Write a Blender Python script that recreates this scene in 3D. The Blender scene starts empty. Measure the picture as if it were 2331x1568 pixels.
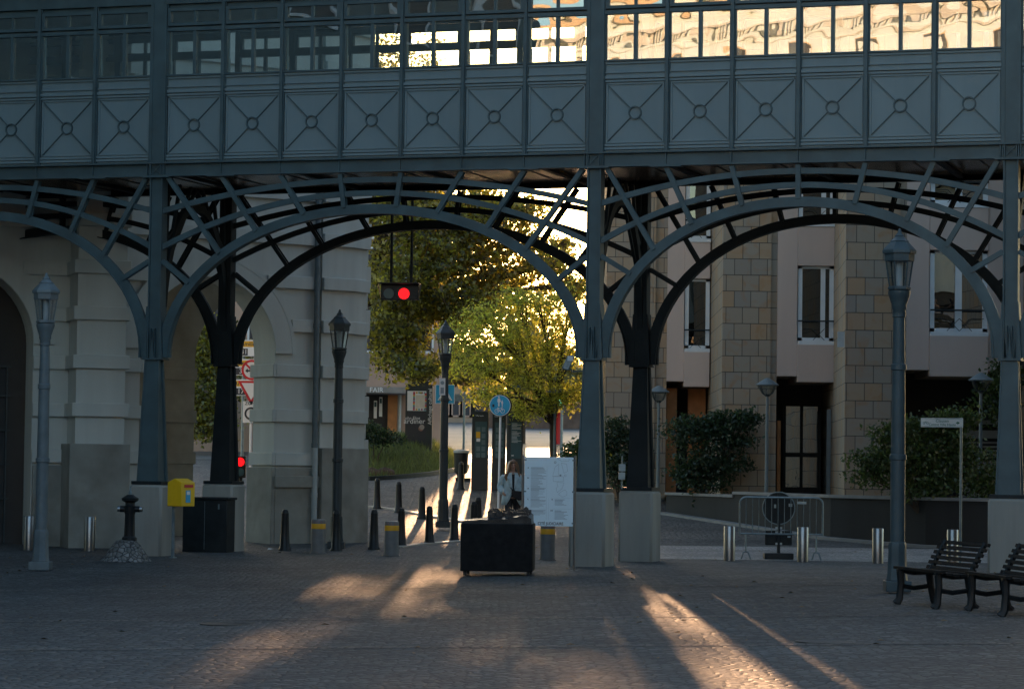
import bpy, bmesh, math, random
import numpy as np
from mathutils import Matrix, Vector
random.seed(7); RNG = np.random.default_rng(11)
PI = math.pi; R = math.radians
sc = bpy.context.scene; col = sc.collection

# ------------------------------------------------------------------ camera
F = 6244.0; ROLL = 0.0132; EYE = 1.75; PITCH = math.atan(273/F)
CP, SP = math.cos(PITCH), math.sin(PITCH)
def ray(x, y):
    sx, sy = x-1165.5, y-784.0
    u, v = sx+ROLL*sy, sy-ROLL*sx
    return u, F*CP+v*SP, F*SP-v*CP
def at(x, y, Y):
    u, w, h = ray(x, y); k = Y/w
    return Vector((u*k, Y, EYE+h*k))
PROF = [(-200,0),(57,0),(61,.06),(66,.25),(73.5,.55),(80,1.0),(86,1.4),(95,1.8),(110,2.3),(130,3.2),(180,5.2),(400,9)]
def zg(X, Y):
    b = float(np.interp(Y, [p[0] for p in PROF], [p[1] for p in PROF]))
    return b + .02*max(-12, min(12, X))*max(0, min(1, (50-Y)/10))
def foot(x, Y):                 # point on the ground at depth Y along image column x
    p = at(x, 1057, Y); 
    for _ in range(3):
        z = zg(p.x, Y); s = F/Y
        p = at(x, 1057-(z-EYE)*s, Y)
    return Vector((p.x, Y, zg(p.x, Y)))

cam = bpy.data.cameras.new('camera'); co = bpy.data.objects.new('camera', cam); col.objects.link(co)
cam.sensor_width = 36; cam.lens = F/2331*36; cam.clip_end = 3000; cam.clip_start = .5
Fw = Vector((0, CP, SP)); U = Vector((0, -SP, CP)); Rt = Vector((1, 0, 0))
r_ = (Rt+ROLL*U).normalized(); u_ = (U-ROLL*Rt).normalized()
m = Matrix((r_, u_, -Fw)).transposed().to_4x4(); m.translation = (0, 0, EYE)
co.matrix_world = m; sc.camera = co

# ------------------------------------------------------------------ light
ELEV, AZ = 5.4, 0.08            # degrees above horizon, degrees right of the view axis
w = bpy.data.worlds.new('World'); sc.world = w; w.use_nodes = True
nt = w.node_tree; bg = nt.nodes['Background']
sky = nt.nodes.new('ShaderNodeTexSky'); sky.sky_type = 'NISHITA'; sky.sun_disc = False
sky.sun_elevation = R(ELEV); sky.sun_rotation = R(AZ); sky.dust_density = 1.2; sky.ozone_density = 1.5
nt.links.new(sky.outputs[0], bg.inputs[0]); bg.inputs[1].default_value = .15
sl = bpy.data.lights.new('sun', 'SUN'); sl.energy = 2.7; sl.angle = R(.5); sl.color = (1, .57, .30)
so = bpy.data.objects.new('sun', sl); col.objects.link(so)
d = Vector((math.sin(R(AZ))*math.cos(R(ELEV)), math.cos(R(AZ))*math.cos(R(ELEV)), math.sin(R(ELEV))))
so.rotation_euler = d.to_track_quat('Z', 'Y').to_euler()
sc.view_settings.view_transform = 'Standard'; sc.view_settings.look = 'None'
sc.view_settings.exposure = 1.95; sc.view_settings.gamma = 1
sc.cycles.max_bounces = 8; sc.cycles.transparent_max_bounces = 16

# ------------------------------------------------------------------ mesh builder
class MB:
    def __init__(s, xf=None): s.v = []; s.f = []; s.xf = xf; s.sm = []; s.ch = []
    def add(s, vs, fs, smooth=False):
        o = len(s.v); s.ch.append((o, len(vs), len(fs)))
        s.v += [tuple(s.xf @ Vector(p)) if s.xf else tuple(p) for p in vs]
        for f in fs: s.f.append([i+o for i in f]); s.sm.append(smooth)
        return s
    def box(s, x0, x1, y0, y1, z0, z1):
        v = [(x, y, z) for z in (z0, z1) for y in (y0, y1) for x in (x0, x1)]
        return s.add(v, [(0,2,3,1),(4,5,7,6),(0,1,5,4),(2,6,7,3),(0,4,6,2),(1,3,7,5)])
    def frus(s, c, a0, b0, z0, a1, b1, z1):     # tapered box, half sizes a,b
        v = [(c[0]+i*a, c[1]+j*b, z) for a, b, z in ((a0,b0,z0),(a1,b1,z1)) for j in (-1,1) for i in (-1,1)]
        return s.add(v, [(0,2,3,1),(4,5,7,6),(0,1,5,4),(2,6,7,3),(0,4,6,2),(1,3,7,5)])
    def bar(s, p, q, wd, ht, up=(0,1,0)):       # rectangular bar; ht measured along up
        p, q, up = Vector(p), Vector(q), Vector(up); d = (q-p).normalized()
        a = d.cross(up).normalized()*wd/2; b = a.cross(d).normalized()*ht/2
        v = [e+i*a+j*b for e in (p,q) for j in (-1,1) for i in (-1,1)]
        return s.add(v, [(0,2,3,1),(4,5,7,6),(0,1,5,4),(2,6,7,3),(0,4,6,2),(1,3,7,5)])
    def tube(s, pts, r, n=8):
        pts = [Vector(p) for p in pts]; rr = r if isinstance(r, (list, tuple)) else [r]*len(pts)
        vs = []; ref = None
        for i, p in enumerate(pts):
            d = (pts[min(i+1, len(pts)-1)]-pts[max(i-1, 0)]).normalized()
            if ref is None:
                ref = d.orthogonal().normalized()
            ref = (ref-d*ref.dot(d)).normalized(); b = d.cross(ref)
            vs += [p+rr[i]*(math.cos(2*PI*k/n)*ref+math.sin(2*PI*k/n)*b) for k in range(n)]
        fs = [(i*n+k, i*n+(k+1)%n, (i+1)*n+(k+1)%n, (i+1)*n+k) for i in range(len(pts)-1) for k in range(n)]
        s.add(vs, fs, True); o = len(pts)-1
        s.add(vs[:n], [tuple(range(n))[::-1]]); s.add(vs[o*n:], [tuple(range(n))]); return s
    def lathe(s, prof, n=16, c=(0,0,0), smooth=True, ph=0):
        vs = [(c[0]+r*math.cos(2*PI*k/n+ph), c[1]+r*math.sin(2*PI*k/n+ph), c[2]+z) for r, z in prof for k in range(n)]
        fs = [(i*n+k, i*n+(k+1)%n, (i+1)*n+(k+1)%n, (i+1)*n+k) for i in range(len(prof)-1) for k in range(n)]
        fs += [tuple(range(n))[::-1], tuple((len(prof)-1)*n+k for k in range(n))]
        return s.add(vs, fs, smooth)
    def prism(s, poly, y0, y1, plane='xz'):
        n = len(poly); g = (lambda p, t: (p[0], t, p[1])) if plane == 'xz' else ((lambda p, t: (p[0], p[1], t)) if plane == 'xy' else (lambda p, t: (t, p[0], p[1])))
        vs = [g(p, y0) for p in poly]+[g(p, y1) for p in poly]
        return s.add(vs, [tuple(range(n)), tuple(range(n, 2*n))[::-1]]+[(i, (i+1)%n, n+(i+1)%n, n+i) for i in range(n)])
    def strip(s, pts, th, y0, y1):              # rectangular section swept along a polyline in xz; th = thickness (or list)
        n = len(pts); T = th if isinstance(th, list) else [th]*n; vs = []
        for i, p in enumerate(pts):
            a = pts[max(i-1, 0)]; b = pts[min(i+1, n-1)]; dx, dz = b[0]-a[0], b[1]-a[1]; l = math.hypot(dx, dz)
            nx, nz = -dz/l*T[i]/2, dx/l*T[i]/2
            for y in (y0, y1):
                vs += [(p[0]-nx, y, p[1]-nz), (p[0]+nx, y, p[1]+nz)]
        fs = []
        for i in range(n-1):
            o = 4*i; q = o+4
            fs += [(o, o+1, q+1, q), (o+2, q+2, q+3, o+3), (o+1, o+3, q+3, q+1), (o, q, q+2, o+2)]
        fs += [(0,2,3,1), (4*n-4, 4*n-3, 4*n-1, 4*n-2)]
        return s.add(vs, fs)
    def disc(s, c, r, y0, y1, n=28):            # disc facing -y
        return s.prism([(c[0]+r*math.cos(2*PI*k/n), c[1]+r*math.sin(2*PI*k/n)) for k in range(n)], y0, y1)
    def ring(s, c, r0, r1, y0, y1, n=28, a0=0, a1=2*PI):
        closed = abs(a1-a0-2*PI) < 1e-6; N = n if closed else n+1; vs = []
        for k in range(N):
            a = a0+(a1-a0)*k/n
            for r in (r0, r1):
                for y in (y0, y1): vs.append((c[0]+r*math.cos(a), y, c[1]+r*math.sin(a)))
        fs = []
        for k in range(n):
            o = 4*k; q = 4*((k+1)%N)
            fs += [(o, q, q+2, o+2), (o+1, o+3, q+3, q+1), (o, o+1, q+1, q), (o+2, q+2, q+3, o+3)]
        if not closed: fs += [(0,2,3,1), (4*n, 4*n+1, 4*n+3, 4*n+2)]
        return s.add(vs, fs)
    def ball(s, c, rx, ry, rz, n=12, m_=8):
        vs = []; 
        for i in range(m_+1):
            t = PI*i/m_
            for k in range(n):
                a = 2*PI*k/n; vs.append((c[0]+rx*math.sin(t)*math.cos(a), c[1]+ry*math.sin(t)*math.sin(a), c[2]+rz*math.cos(t)))
        return s.add(vs, [(i*n+k, (i+1)*n+k, (i+1)*n+(k+1)%n, i*n+(k+1)%n) for i in range(m_) for k in range(n)], True)
    def split(s, name, mat, parent=None, bevel=0):
        a = 0
        for vo, nv, nf in s.ch:
            q = MB(); q.v = s.v[vo:vo+nv]; q.f = [[i-vo for i in f] for f in s.f[a:a+nf]]; q.sm = s.sm[a:a+nf]; a += nf
            q.build(name, mat, parent, bevel)
    def build(s, name, mat, parent=None, bevel=0, loc=None):
        me = bpy.data.meshes.new(name); me.from_pydata(s.v, [], s.f); me.validate()
        if len(me.polygons) == len(s.sm): me.polygons.foreach_set('use_smooth', s.sm)
        bm = bmesh.new(); bm.from_mesh(me); bmesh.ops.recalc_face_normals(bm, faces=bm.faces); bm.to_mesh(me); bm.free()
        try: me.set_sharp_from_angle(angle=R(40))
        except Exception: pass
        me.materials.append(mat); o = bpy.data.objects.new(name, me); col.objects.link(o)
        if parent: o.parent = parent
        if loc: o.location = loc
        if bevel:
            b = o.modifiers.new('b', 'BEVEL'); b.width = bevel; b.segments = 2; b.limit_method = 'ANGLE'; b.angle_limit = R(50)
        return o

def tag(o, label=None, cat=None, group=None, kind=None):
    if label: o['label'] = label
    if cat: o['category'] = cat
    if group: o['group'] = group
    if kind: o['kind'] = kind
    return o
def thing(name, loc, label, cat, group=None, rz=0):
    o = bpy.data.objects.new(name, None); col.objects.link(o); o.location = loc; o.rotation_euler = (0, 0, rz)
    o.empty_display_size = .2
    return tag(o, label, cat, group)
def dup(root, loc, label, rz=None, group=None):
    def cp(o, par):
        c = o.copy(); col.objects.link(c); c.parent = par
        for ch in KIDS.get(o.name, []): cp(ch, c)
        return c
    KIDS = {}
    for ob in bpy.data.objects:
        if ob.parent: KIDS.setdefault(ob.parent.name, []).append(ob)
    c = cp(root, None); c.location = loc; c['label'] = label
    if rz is not None: c.rotation_euler = (0, 0, rz)
    if group: c['group'] = group
    return c
def frame(loc, a): return Matrix.Translation(loc) @ Matrix.Rotation(a, 4, 'Z')
def text(body, size, name, mat, parent, loc, rot=(PI/2, 0, 0), align='CENTER', ext=.002, sx=1.0, bold=0):
    cu = bpy.data.curves.new('t', 'FONT'); cu.body = body; cu.size = size; cu.align_x = align; cu.align_y = 'CENTER'; cu.extrude = ext; cu.offset = bold
    o = bpy.data.objects.new('t', cu); col.objects.link(o)
    dg = bpy.context.evaluated_depsgraph_get(); me = bpy.data.meshes.new_from_object(o.evaluated_get(dg))
    bpy.data.objects.remove(o); bpy.data.curves.remove(cu)
    me.name = name; me.materials.clear(); me.materials.append(mat)
    t = bpy.data.objects.new(name, me); col.objects.link(t); t.parent = parent; t.location = loc; t.rotation_euler = rot; t.scale = (sx, 1, 1)
    return t

# ------------------------------------------------------------------ materials
def mat(name, c, rough=.6, metal=0, noise=.15, scale=3.0, bump=0, bscale=40, spec=.5, stain=0, stain_c=(.1,.08,.06), emit=None, es=0, streak=False):
    m = bpy.data.materials.new(name); m.use_nodes = True; t = m.node_tree; L = t.links
    b = t.nodes['Principled BSDF']; b.inputs['Roughness'].default_value = rough; b.inputs['Metallic'].default_value = metal
    b.inputs['Specular IOR Level'].default_value = spec
    tc = t.nodes.new('ShaderNodeTexCoord'); src = tc.outputs['Object']
    if streak:
        mp = t.nodes.new('ShaderNodeMapping'); mp.inputs['Scale'].default_value = (1, 1, .12); L.new(src, mp.inputs[0]); ssrc = mp.outputs[0]
    else: ssrc = src
    n = t.nodes.new('ShaderNodeTexNoise'); n.inputs['Scale'].default_value = scale; n.inputs['Detail'].default_value = 6; L.new(ssrc, n.inputs['Vector'])
    mr = t.nodes.new('ShaderNodeMapRange'); mr.inputs[1].default_value = .3; mr.inputs[2].default_value = .7
    mr.inputs[3].default_value = 1-noise; mr.inputs[4].default_value = 1+noise; L.new(n.outputs[0], mr.inputs[0])
    mx = t.nodes.new('ShaderNodeMix'); mx.data_type = 'RGBA'; mx.blend_type = 'MULTIPLY'; mx.inputs[0].default_value = 1
    mx.inputs[6].default_value = (*c, 1); L.new(mr.outputs[0], mx.inputs[7]); out = mx.outputs[2]
    if stain:
        n2 = t.nodes.new('ShaderNodeTexNoise'); n2.inputs['Scale'].default_value = scale*.45; n2.inputs['Detail'].default_value = 8; n2.inputs['Roughness'].default_value = .65; L.new(ssrc, n2.inputs['Vector'])
        r2 = t.nodes.new('ShaderNodeMapRange'); r2.inputs[1].default_value = .5; r2.inputs[2].default_value = .72; r2.inputs[4].default_value = stain; L.new(n2.outputs[0], r2.inputs[0])
        m2 = t.nodes.new('ShaderNodeMix'); m2.data_type = 'RGBA'; L.new(r2.outputs[0], m2.inputs[0]); L.new(out, m2.inputs[6]); m2.inputs[7].default_value = (*stain_c, 1); out = m2.outputs[2]
    L.new(out, b.inputs['Base Color'])
    if bump:
        n3 = t.nodes.new('ShaderNodeTexNoise'); n3.inputs['Scale'].default_value = bscale; n3.inputs['Detail'].default_value = 4; L.new(src, n3.inputs['Vector'])
        bp = t.nodes.new('ShaderNodeBump'); bp.inputs['Strength'].default_value = bump; bp.inputs['Distance'].default_value = .01; L.new(n3.outputs[0], bp.inputs['Height']); L.new(bp.outputs[0], b.inputs['Normal'])
    if emit:
        b.inputs['Emission Color'].default_value = (*emit, 1); b.inputs['Emission Strength'].default_value = es
    return m
def leafmat(name, c, tr, gl=.06, var=.5):
    m = bpy.data.materials.new(name); m.use_nodes = True; t = m.node_tree; L = t.links
    t.nodes.remove(t.nodes['Principled BSDF']); o = t.nodes['Material Output']
    g = t.nodes.new('ShaderNodeNewGeometry'); mr = t.nodes.new('ShaderNodeMapRange'); mr.inputs[3].default_value = 1-var; mr.inputs[4].default_value = 1+var
    L.new(g.outputs['Random Per Island'], mr.inputs[0])
    def mul(cc):
        x = t.nodes.new('ShaderNodeMix'); x.data_type = 'RGBA'; x.blend_type = 'MULTIPLY'; x.inputs[0].default_value = 1; x.inputs[6].default_value = (*cc, 1); L.new(mr.outputs[0], x.inputs[7]); return x.outputs[2]
    a = t.nodes.new('ShaderNodeBsdfDiffuse'); L.new(mul(c), a.inputs[0])
    b = t.nodes.new('ShaderNodeBsdfTranslucent'); L.new(mul(tr), b.inputs[0])
    ad = t.nodes.new('ShaderNodeAddShader'); L.new(a.outputs[0], ad.inputs[0]); L.new(b.outputs[0], ad.inputs[1])
    gz = t.nodes.new('ShaderNodeBsdfGlossy'); gz.inputs['Roughness'].default_value = .45; gz.inputs[0].default_value = (.8,.8,.8,1)
    ms = t.nodes.new('ShaderNodeMixShader'); ms.inputs[0].default_value = gl; L.new(ad.outputs[0], ms.inputs[1]); L.new(gz.outputs[0], ms.inputs[2])
    L.new(ms.outputs[0], o.inputs[0]); return m
def glassmat(name, refl, tint=(.8,.85,.85), wav=.02, wscale=2.5, rough=0.0):
    m = bpy.data.materials.new(name); m.use_nodes = True; t = m.node_tree; L = t.links
    t.nodes.remove(t.nodes['Principled BSDF']); o = t.nodes['Material Output']
    tr = t.nodes.new('ShaderNodeBsdfTransparent'); tr.inputs[0].default_value = (*tint, 1)
    gl = t.nodes.new('ShaderNodeBsdfGlossy'); gl.inputs['Roughness'].default_value = rough; gl.inputs[0].default_value = (.95,.95,.95,1)
    tc = t.nodes.new('ShaderNodeTexCoord'); n = t.nodes.new('ShaderNodeTexNoise'); n.inputs['Scale'].default_value = wscale; n.inputs['Detail'].default_value = 2; L.new(tc.outputs['Object'], n.inputs['Vector'])
    bp = t.nodes.new('ShaderNodeBump'); bp.inputs['Strength'].default_value = 1; bp.inputs['Distance'].default_value = wav; L.new(n.outputs[0], bp.inputs['Height']); L.new(bp.outputs[0], gl.inputs['Normal'])
    ms = t.nodes.new('ShaderNodeMixShader'); ms.inputs[0].default_value = refl; L.new(tr.outputs[0], ms.inputs[1]); L.new(gl.outputs[0], ms.inputs[2]); L.new(ms.outputs[0], o.inputs[0])
    return m
def cobble(name, c1, c2, size, rough=.55, bump=1.0, mortar=(.02,.02,.02)):
    m = bpy.data.materials.new(name); m.use_nodes = True; t = m.node_tree; L = t.links
    b = t.nodes['Principled BSDF']; b.inputs['Roughness'].default_value = rough
    tc = t.nodes.new('ShaderNodeTexCoord'); v = t.nodes.new('ShaderNodeTexVoronoi'); v.inputs['Scale'].default_value = 1/size; v.inputs['Randomness'].default_value = .75
    L.new(tc.outputs['Object'], v.inputs['Vector'])
    e = t.nodes.new('ShaderNodeTexVoronoi'); e.feature = 'DISTANCE_TO_EDGE'; e.inputs['Scale'].default_value = 1/size; e.inputs['Randomness'].default_value = .75; L.new(tc.outputs['Object'], e.inputs['Vector'])
    sp = t.nodes.new('ShaderNodeSeparateColor'); L.new(v.outputs['Color'], sp.inputs[0])
    mx = t.nodes.new('ShaderNodeMix'); mx.data_type = 'RGBA'; mx.inputs[6].default_value = (*c1, 1); mx.inputs[7].default_value = (*c2, 1); L.new(sp.outputs[0], mx.inputs[0])
    n = t.nodes.new('ShaderNodeTexNoise'); n.inputs['Scale'].default_value = .45; n.inputs['Detail'].default_value = 9; n.inputs['Roughness'].default_value = .68; L.new(tc.outputs['Object'], n.inputs['Vector'])
    mr = t.nodes.new('ShaderNodeMapRange'); mr.inputs[1].default_value = .3; mr.inputs[2].default_value = .7; mr.inputs[3].default_value = .5; mr.inputs[4].default_value = 1.5; L.new(n.outputs[0], mr.inputs[0])
    mm = t.nodes.new('ShaderNodeMix'); mm.data_type = 'RGBA'; mm.blend_type = 'MULTIPLY'; mm.inputs[0].default_value = 1; L.new(mx.outputs[2], mm.inputs[6]); L.new(mr.outputs[0], mm.inputs[7])
    er = t.nodes.new('ShaderNodeMapRange'); er.inputs[1].default_value = .02; er.inputs[2].default_value = .12; L.new(e.outputs['Distance'], er.inputs[0])
    mo = t.nodes.new('ShaderNodeMix'); mo.data_type = 'RGBA'; mo.inputs[6].default_value = (*mortar, 1); L.new(mm.outputs[2], mo.inputs[7]); L.new(er.outputs[0], mo.inputs[0]); L.new(mo.outputs[2], b.inputs['Base Color'])
    h = t.nodes.new('ShaderNodeMath'); h.operation = 'ADD'; s2 = t.nodes.new('ShaderNodeMath'); s2.operation = 'MULTIPLY'; s2.inputs[1].default_value = .5; L.new(sp.outputs[1], s2.inputs[0])
    es = t.nodes.new('ShaderNodeMapRange'); es.inputs[2].default_value = .3; L.new(e.outputs['Distance'], es.inputs[0]); L.new(es.outputs[0], h.inputs[0]); L.new(s2.outputs[0], h.inputs[1])
    bp = t.nodes.new('ShaderNodeBump'); bp.inputs['Strength'].default_value = bump; bp.inputs['Distance'].default_value = .02; L.new(h.outputs[0], bp.inputs['Height']); L.new(bp.outputs[0], b.inputs['Normal'])
    return m
def ashlar(name, c1, c2, mortar, bw, bh, rust=.55):
    m = bpy.data.materials.new(name); m.use_nodes = True; t = m.node_tree; L = t.links
    b = t.nodes['Principled BSDF']; b.inputs['Roughness'].default_value = .75
    tc = t.nodes.new('ShaderNodeTexCoord'); sx = t.nodes.new('ShaderNodeSeparateXYZ'); L.new(tc.outputs['Object'], sx.inputs[0])
    sm = t.nodes.new('ShaderNodeMath'); sm.operation = 'ADD'; L.new(sx.outputs[0], sm.inputs[0]); L.new(sx.outputs[1], sm.inputs[1])
    cx = t.nodes.new('ShaderNodeCombineXYZ'); L.new(sm.outputs[0], cx.inputs[0]); L.new(sx.outputs[2], cx.inputs[1])
    br = t.nodes.new('ShaderNodeTexBrick'); br.offset = .5; br.inputs['Scale'].default_value = 1; br.inputs['Brick Width'].default_value = bw; br.inputs['Row Height'].default_value = bh
    br.inputs['Mortar Size'].default_value = .008; br.inputs['Mortar Smooth'].default_value = 0; br.inputs['Bias'].default_value = 0
    br.inputs['Color1'].default_value = (0,0,0,1); br.inputs['Color2'].default_value = (1,1,1,1); br.inputs['Mortar'].default_value = (.5,.5,.5,1); L.new(cx.outputs[0], br.inputs['Vector'])
    rp = t.nodes.new('ShaderNodeValToRGB'); e = rp.color_ramp.elements; e[0].color = (*c1, 1); e[1].color = (*c2, 1)
    for p, c in ((.22, (.30,.25,.195)), (.42, (.37,.25,.15)), (.55, (.26,.23,.195)), (.7, (.34,.265,.185)), (.85, (.285,.25,.205))): x = e.new(p); x.color = (*c, 1)
    L.new(br.outputs['Color'], rp.inputs[0])
    n = t.nodes.new('ShaderNodeTexNoise'); n.inputs['Scale'].default_value = 2.2; n.inputs['Detail'].default_value = 8; n.inputs['Distortion'].default_value = 1.5; L.new(tc.outputs['Object'], n.inputs['Vector'])
    mr = t.nodes.new('ShaderNodeMapRange'); mr.inputs[1].default_value = .52; mr.inputs[2].default_value = .74; mr.inputs[4].default_value = rust; L.new(n.outputs[0], mr.inputs[0])
    m1 = t.nodes.new('ShaderNodeMix'); m1.data_type = 'RGBA'; L.new(mr.outputs[0], m1.inputs[0]); L.new(rp.outputs[0], m1.inputs[6]); m1.inputs[7].default_value = (.34,.17,.06,1)
    m2 = t.nodes.new('ShaderNodeMix'); m2.data_type = 'RGBA'; L.new(br.outputs['Fac'], m2.inputs[0]); L.new(m1.outputs[2], m2.inputs[6]); m2.inputs[7].default_value = (*mortar, 1); L.new(m2.outputs[2], b.inputs['Base Color'])
    iv = t.nodes.new('ShaderNodeMath'); iv.operation = 'SUBTRACT'; iv.inputs[0].default_value = 1; L.new(br.outputs['Fac'], iv.inputs[1])
    bp = t.nodes.new('ShaderNodeBump'); bp.inputs['Strength'].default_value = .8; bp.inputs['Distance'].default_value = .02; L.new(iv.outputs[0], bp.inputs['Height']); L.new(bp.outputs[0], b.inputs['Normal'])
    return m
M = {}
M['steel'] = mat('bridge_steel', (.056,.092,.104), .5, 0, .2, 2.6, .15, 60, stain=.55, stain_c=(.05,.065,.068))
M['dksteel'] = mat('dark_steel', (.012,.016,.018), .6, 0, .3, 2.0, .15, 60, spec=.25)  # much darker colour than bridge_steel: rear frame, cross beams and brackets
M['panel'] = mat('bridge_panel', (.168,.225,.245), .5, 0, .16, 1.5, .1, 80, streak=True, stain=.5, stain_c=(.14,.175,.185))
M['pale'] = mat('pale_trim', (.42,.46,.46), .6, 0, .1)
M['soffit'] = mat('soffit_boards', (.26,.17,.115), .22, 0, .25, 1.2, .1, 10)
M['inner'] = mat('bridge_inside', (.36,.30,.24), .6, 0, .1)
M['pedestal'] = mat('pedestal_stone', (.30,.29,.26), .7, 0, .22, 2.2, .25, 70, stain=.5, stain_c=(.14,.125,.10), streak=True)
M['arcade'] = mat('arcade_stone', (.53,.545,.515), .75, 0, .12, 1.4, .3, 45, stain=.6, stain_c=(.36,.355,.325), streak=True)
M['plinth'] = mat('plinth_stone', (.27,.265,.235), .75, 0, .25, 1.5, .3, 45, stain=.6, stain_c=(.15,.12,.085))
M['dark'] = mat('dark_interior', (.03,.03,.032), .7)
M['sand'] = ashlar('sandstone_ashlar', (.36,.27,.18), (.31,.265,.21), (.06,.055,.05), .43, .424)
M['pink'] = mat('pink_concrete', (.50,.405,.36), .8, 0, .1, .9, .15, 60, stain=.3, stain_c=(.36,.295,.265), streak=True)
M['white'] = mat('white_frame', (.62,.66,.69), .5, 0, .05)
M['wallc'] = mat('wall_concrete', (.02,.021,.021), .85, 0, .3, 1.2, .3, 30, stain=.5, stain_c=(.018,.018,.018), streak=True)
M['coping'] = mat('coping', (.2,.205,.205), .7, 0, .15)
M['lamp'] = mat('lamp_iron', (.024,.036,.042), .5, 0, .15, 6, .1, 60)
M['lampm'] = mat('lamp_paint_mid', (.05,.078,.09), .5, 0, .15, 6, .1, 60)
M['lampl'] = mat('lamp_paint_pale', (.13,.165,.18), .5, 0, .15, 6, .1, 60)
M['black'] = mat('black_iron', (.011,.014,.016), .45, 0, .3, 8, spec=.35)
M['dkmetal'] = mat('dark_metal', (.015,.02,.023), .5, .1, .3, 5, spec=.3, stain=.4, stain_c=(.03,.035,.036))
M['stainless'] = mat('stainless', (.26,.27,.28), .32, 1, .1, 8)
M['greybol'] = mat('bollard_grey', (.14,.14,.14), .5, 0, .15, 8)
M['orange'] = mat('reflective_orange', (.75,.36,.015), .5, 0, .05)
M['yellow'] = mat('post_yellow', (.80,.47,.0), .4, 0, .06, 4)
M['red'] = mat('sign_red', (.55,.02,.03), .5, 0, .05)
M['redlamp'] = mat('lit_red', (.3,.003,.003), .4, emit=(1,.004,.008), es=.55)
M['grnlamp'] = mat('lit_green', (.1,.6,.4), .4, emit=(.2,1,.6), es=.7)
M['neon'] = mat('lit_letters', (.8,.5,.3), .4, emit=(1,.55,.25), es=1)
M['blue'] = mat('sign_blue', (.03,.36,.62), .5, 0, .05)
M['signw'] = mat('sign_white', (.75,.77,.78), .5, 0, .04)
M['signy'] = mat('sign_yellow', (.75,.42,.02), .5, 0, .04)
M['signk'] = mat('sign_black', (.025,.03,.04), .5, 0, .04)
M['ink'] = mat('ink', (.28,.33,.36), .6, 0, 0)
M['inkd'] = mat('ink_dark', (.05,.06,.075), .6, 0, 0)
M['board'] = mat('board_white', (.72,.84,.90), .45, 0, .03)
M['bronze'] = mat('dark_bronze', (.035,.04,.045), .32, .6, .4, 6, .3, 30)
M['plinthk'] = mat('black_granite', (.009,.009,.0095), .75, 0, .35, 12, spec=.2, stain=.5, stain_c=(.02,.02,.021))
M['galv'] = mat('galvanised', (.20,.25,.27), .45, .5, .2, 10)
M['wood'] = mat('bench_wood', (.018,.016,.014), .75, 0, .4, 5, spec=.2)
M['bark'] = mat('bark', (.055,.042,.03), .9, 0, .4, 6, .6, 20)
M['plane_leaf'] = leafmat('plane_leaf', (.022,.040,.012), (.27,.22,.02), .06, .85)
M['locust_leaf'] = leafmat('locust_leaf', (.080,.115,.020), (.40,.38,.04), .05, .7)
M['bush_leaf'] = leafmat('bush_leaf', (.018,.036,.018), (.025,.04,.012), .05)
M['laurel'] = leafmat('laurel_leaf', (.026,.05,.014), (.045,.06,.012), .05)
M['grass'] = leafmat('grass_blades', (.075,.095,.035), (.09,.10,.025), .03)
M['far_leaf'] = leafmat('far_leaf', (.06,.075,.03), (.18,.16,.04))
M['skin'] = mat('skin', (.48,.29,.22), .55, 0, .05)
M['hair'] = mat('hair', (.20,.105,.05), .5, 0, .35, 30)
M['coat'] = mat('coat', (.48,.62,.68), .85, 0, .15, 14, .3, 90)
M['cloth'] = mat('dark_cloth', (.018,.018,.022), .85, 0, .2)
M['totem'] = mat('totem_dark', (.02,.032,.036), .35, 0, .1)
M['totemp'] = mat('totem_panel', (.03,.085,.10), .3, 0, .1)
M['orangebrick'] = mat('orange_cladding', (.40,.17,.06), .7, 0, .2, 3, .3, 30)
M['pinkw'] = mat('pink_render', (.40,.28,.22), .8, 0, .12, 1)
M['cream'] = mat('cream_facade', (.58,.70,.78), .75, 0, .1, .3)
M['rock'] = mat('rock', (.10,.065,.045), .9, 0, .4, 4, .8, 12)
M['asph'] = mat('asphalt', (.13,.125,.12), .6, 0, .2, .8, .6, 50)
M['pave'] = cobble('pavement_setts', (.075,.07,.066), (.135,.125,.115), .14, .7, 1.0)
M['cob'] = cobble('plaza_setts', (.036,.042,.045), (.108,.112,.112), .11, .75, 1.0)
M['cobl'] = cobble('pale_setts', (.20,.20,.195), (.34,.33,.32), .11, .6, .8, (.07,.07,.07))
M['strip'] = cobble('strip_setts', (.075,.072,.07), (.15,.142,.13), .12, .75, 1.0)
M['kerb'] = mat('kerb_stone', (.42,.38,.33), .6, 0, .15, 3)
M['earth'] = mat('earth', (.12,.10,.055), .9, 0, .3, 3, .5, 20)
M['bglass'] = glassmat('bridge_glass', .24, (.93,.98,.96), .006, .8)
M['rglass'] = glassmat('rear_glass', .04, (.97,.98,.97), .0, 2)
M['wglass'] = glassmat('window_glass', .40, (.25,.27,.28), .004, 1.0)
M['wdark'] = glassmat('dark_window_glass', .13, (.25,.27,.28), .004, 1.0)
M['lglass'] = glassmat('lantern_glass', .12, (.75,.78,.78), .0, 4)
M['curtain'] = mat('curtain', (.3,.3,.3), .9, 0, .3, 8, streak=True)

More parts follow.
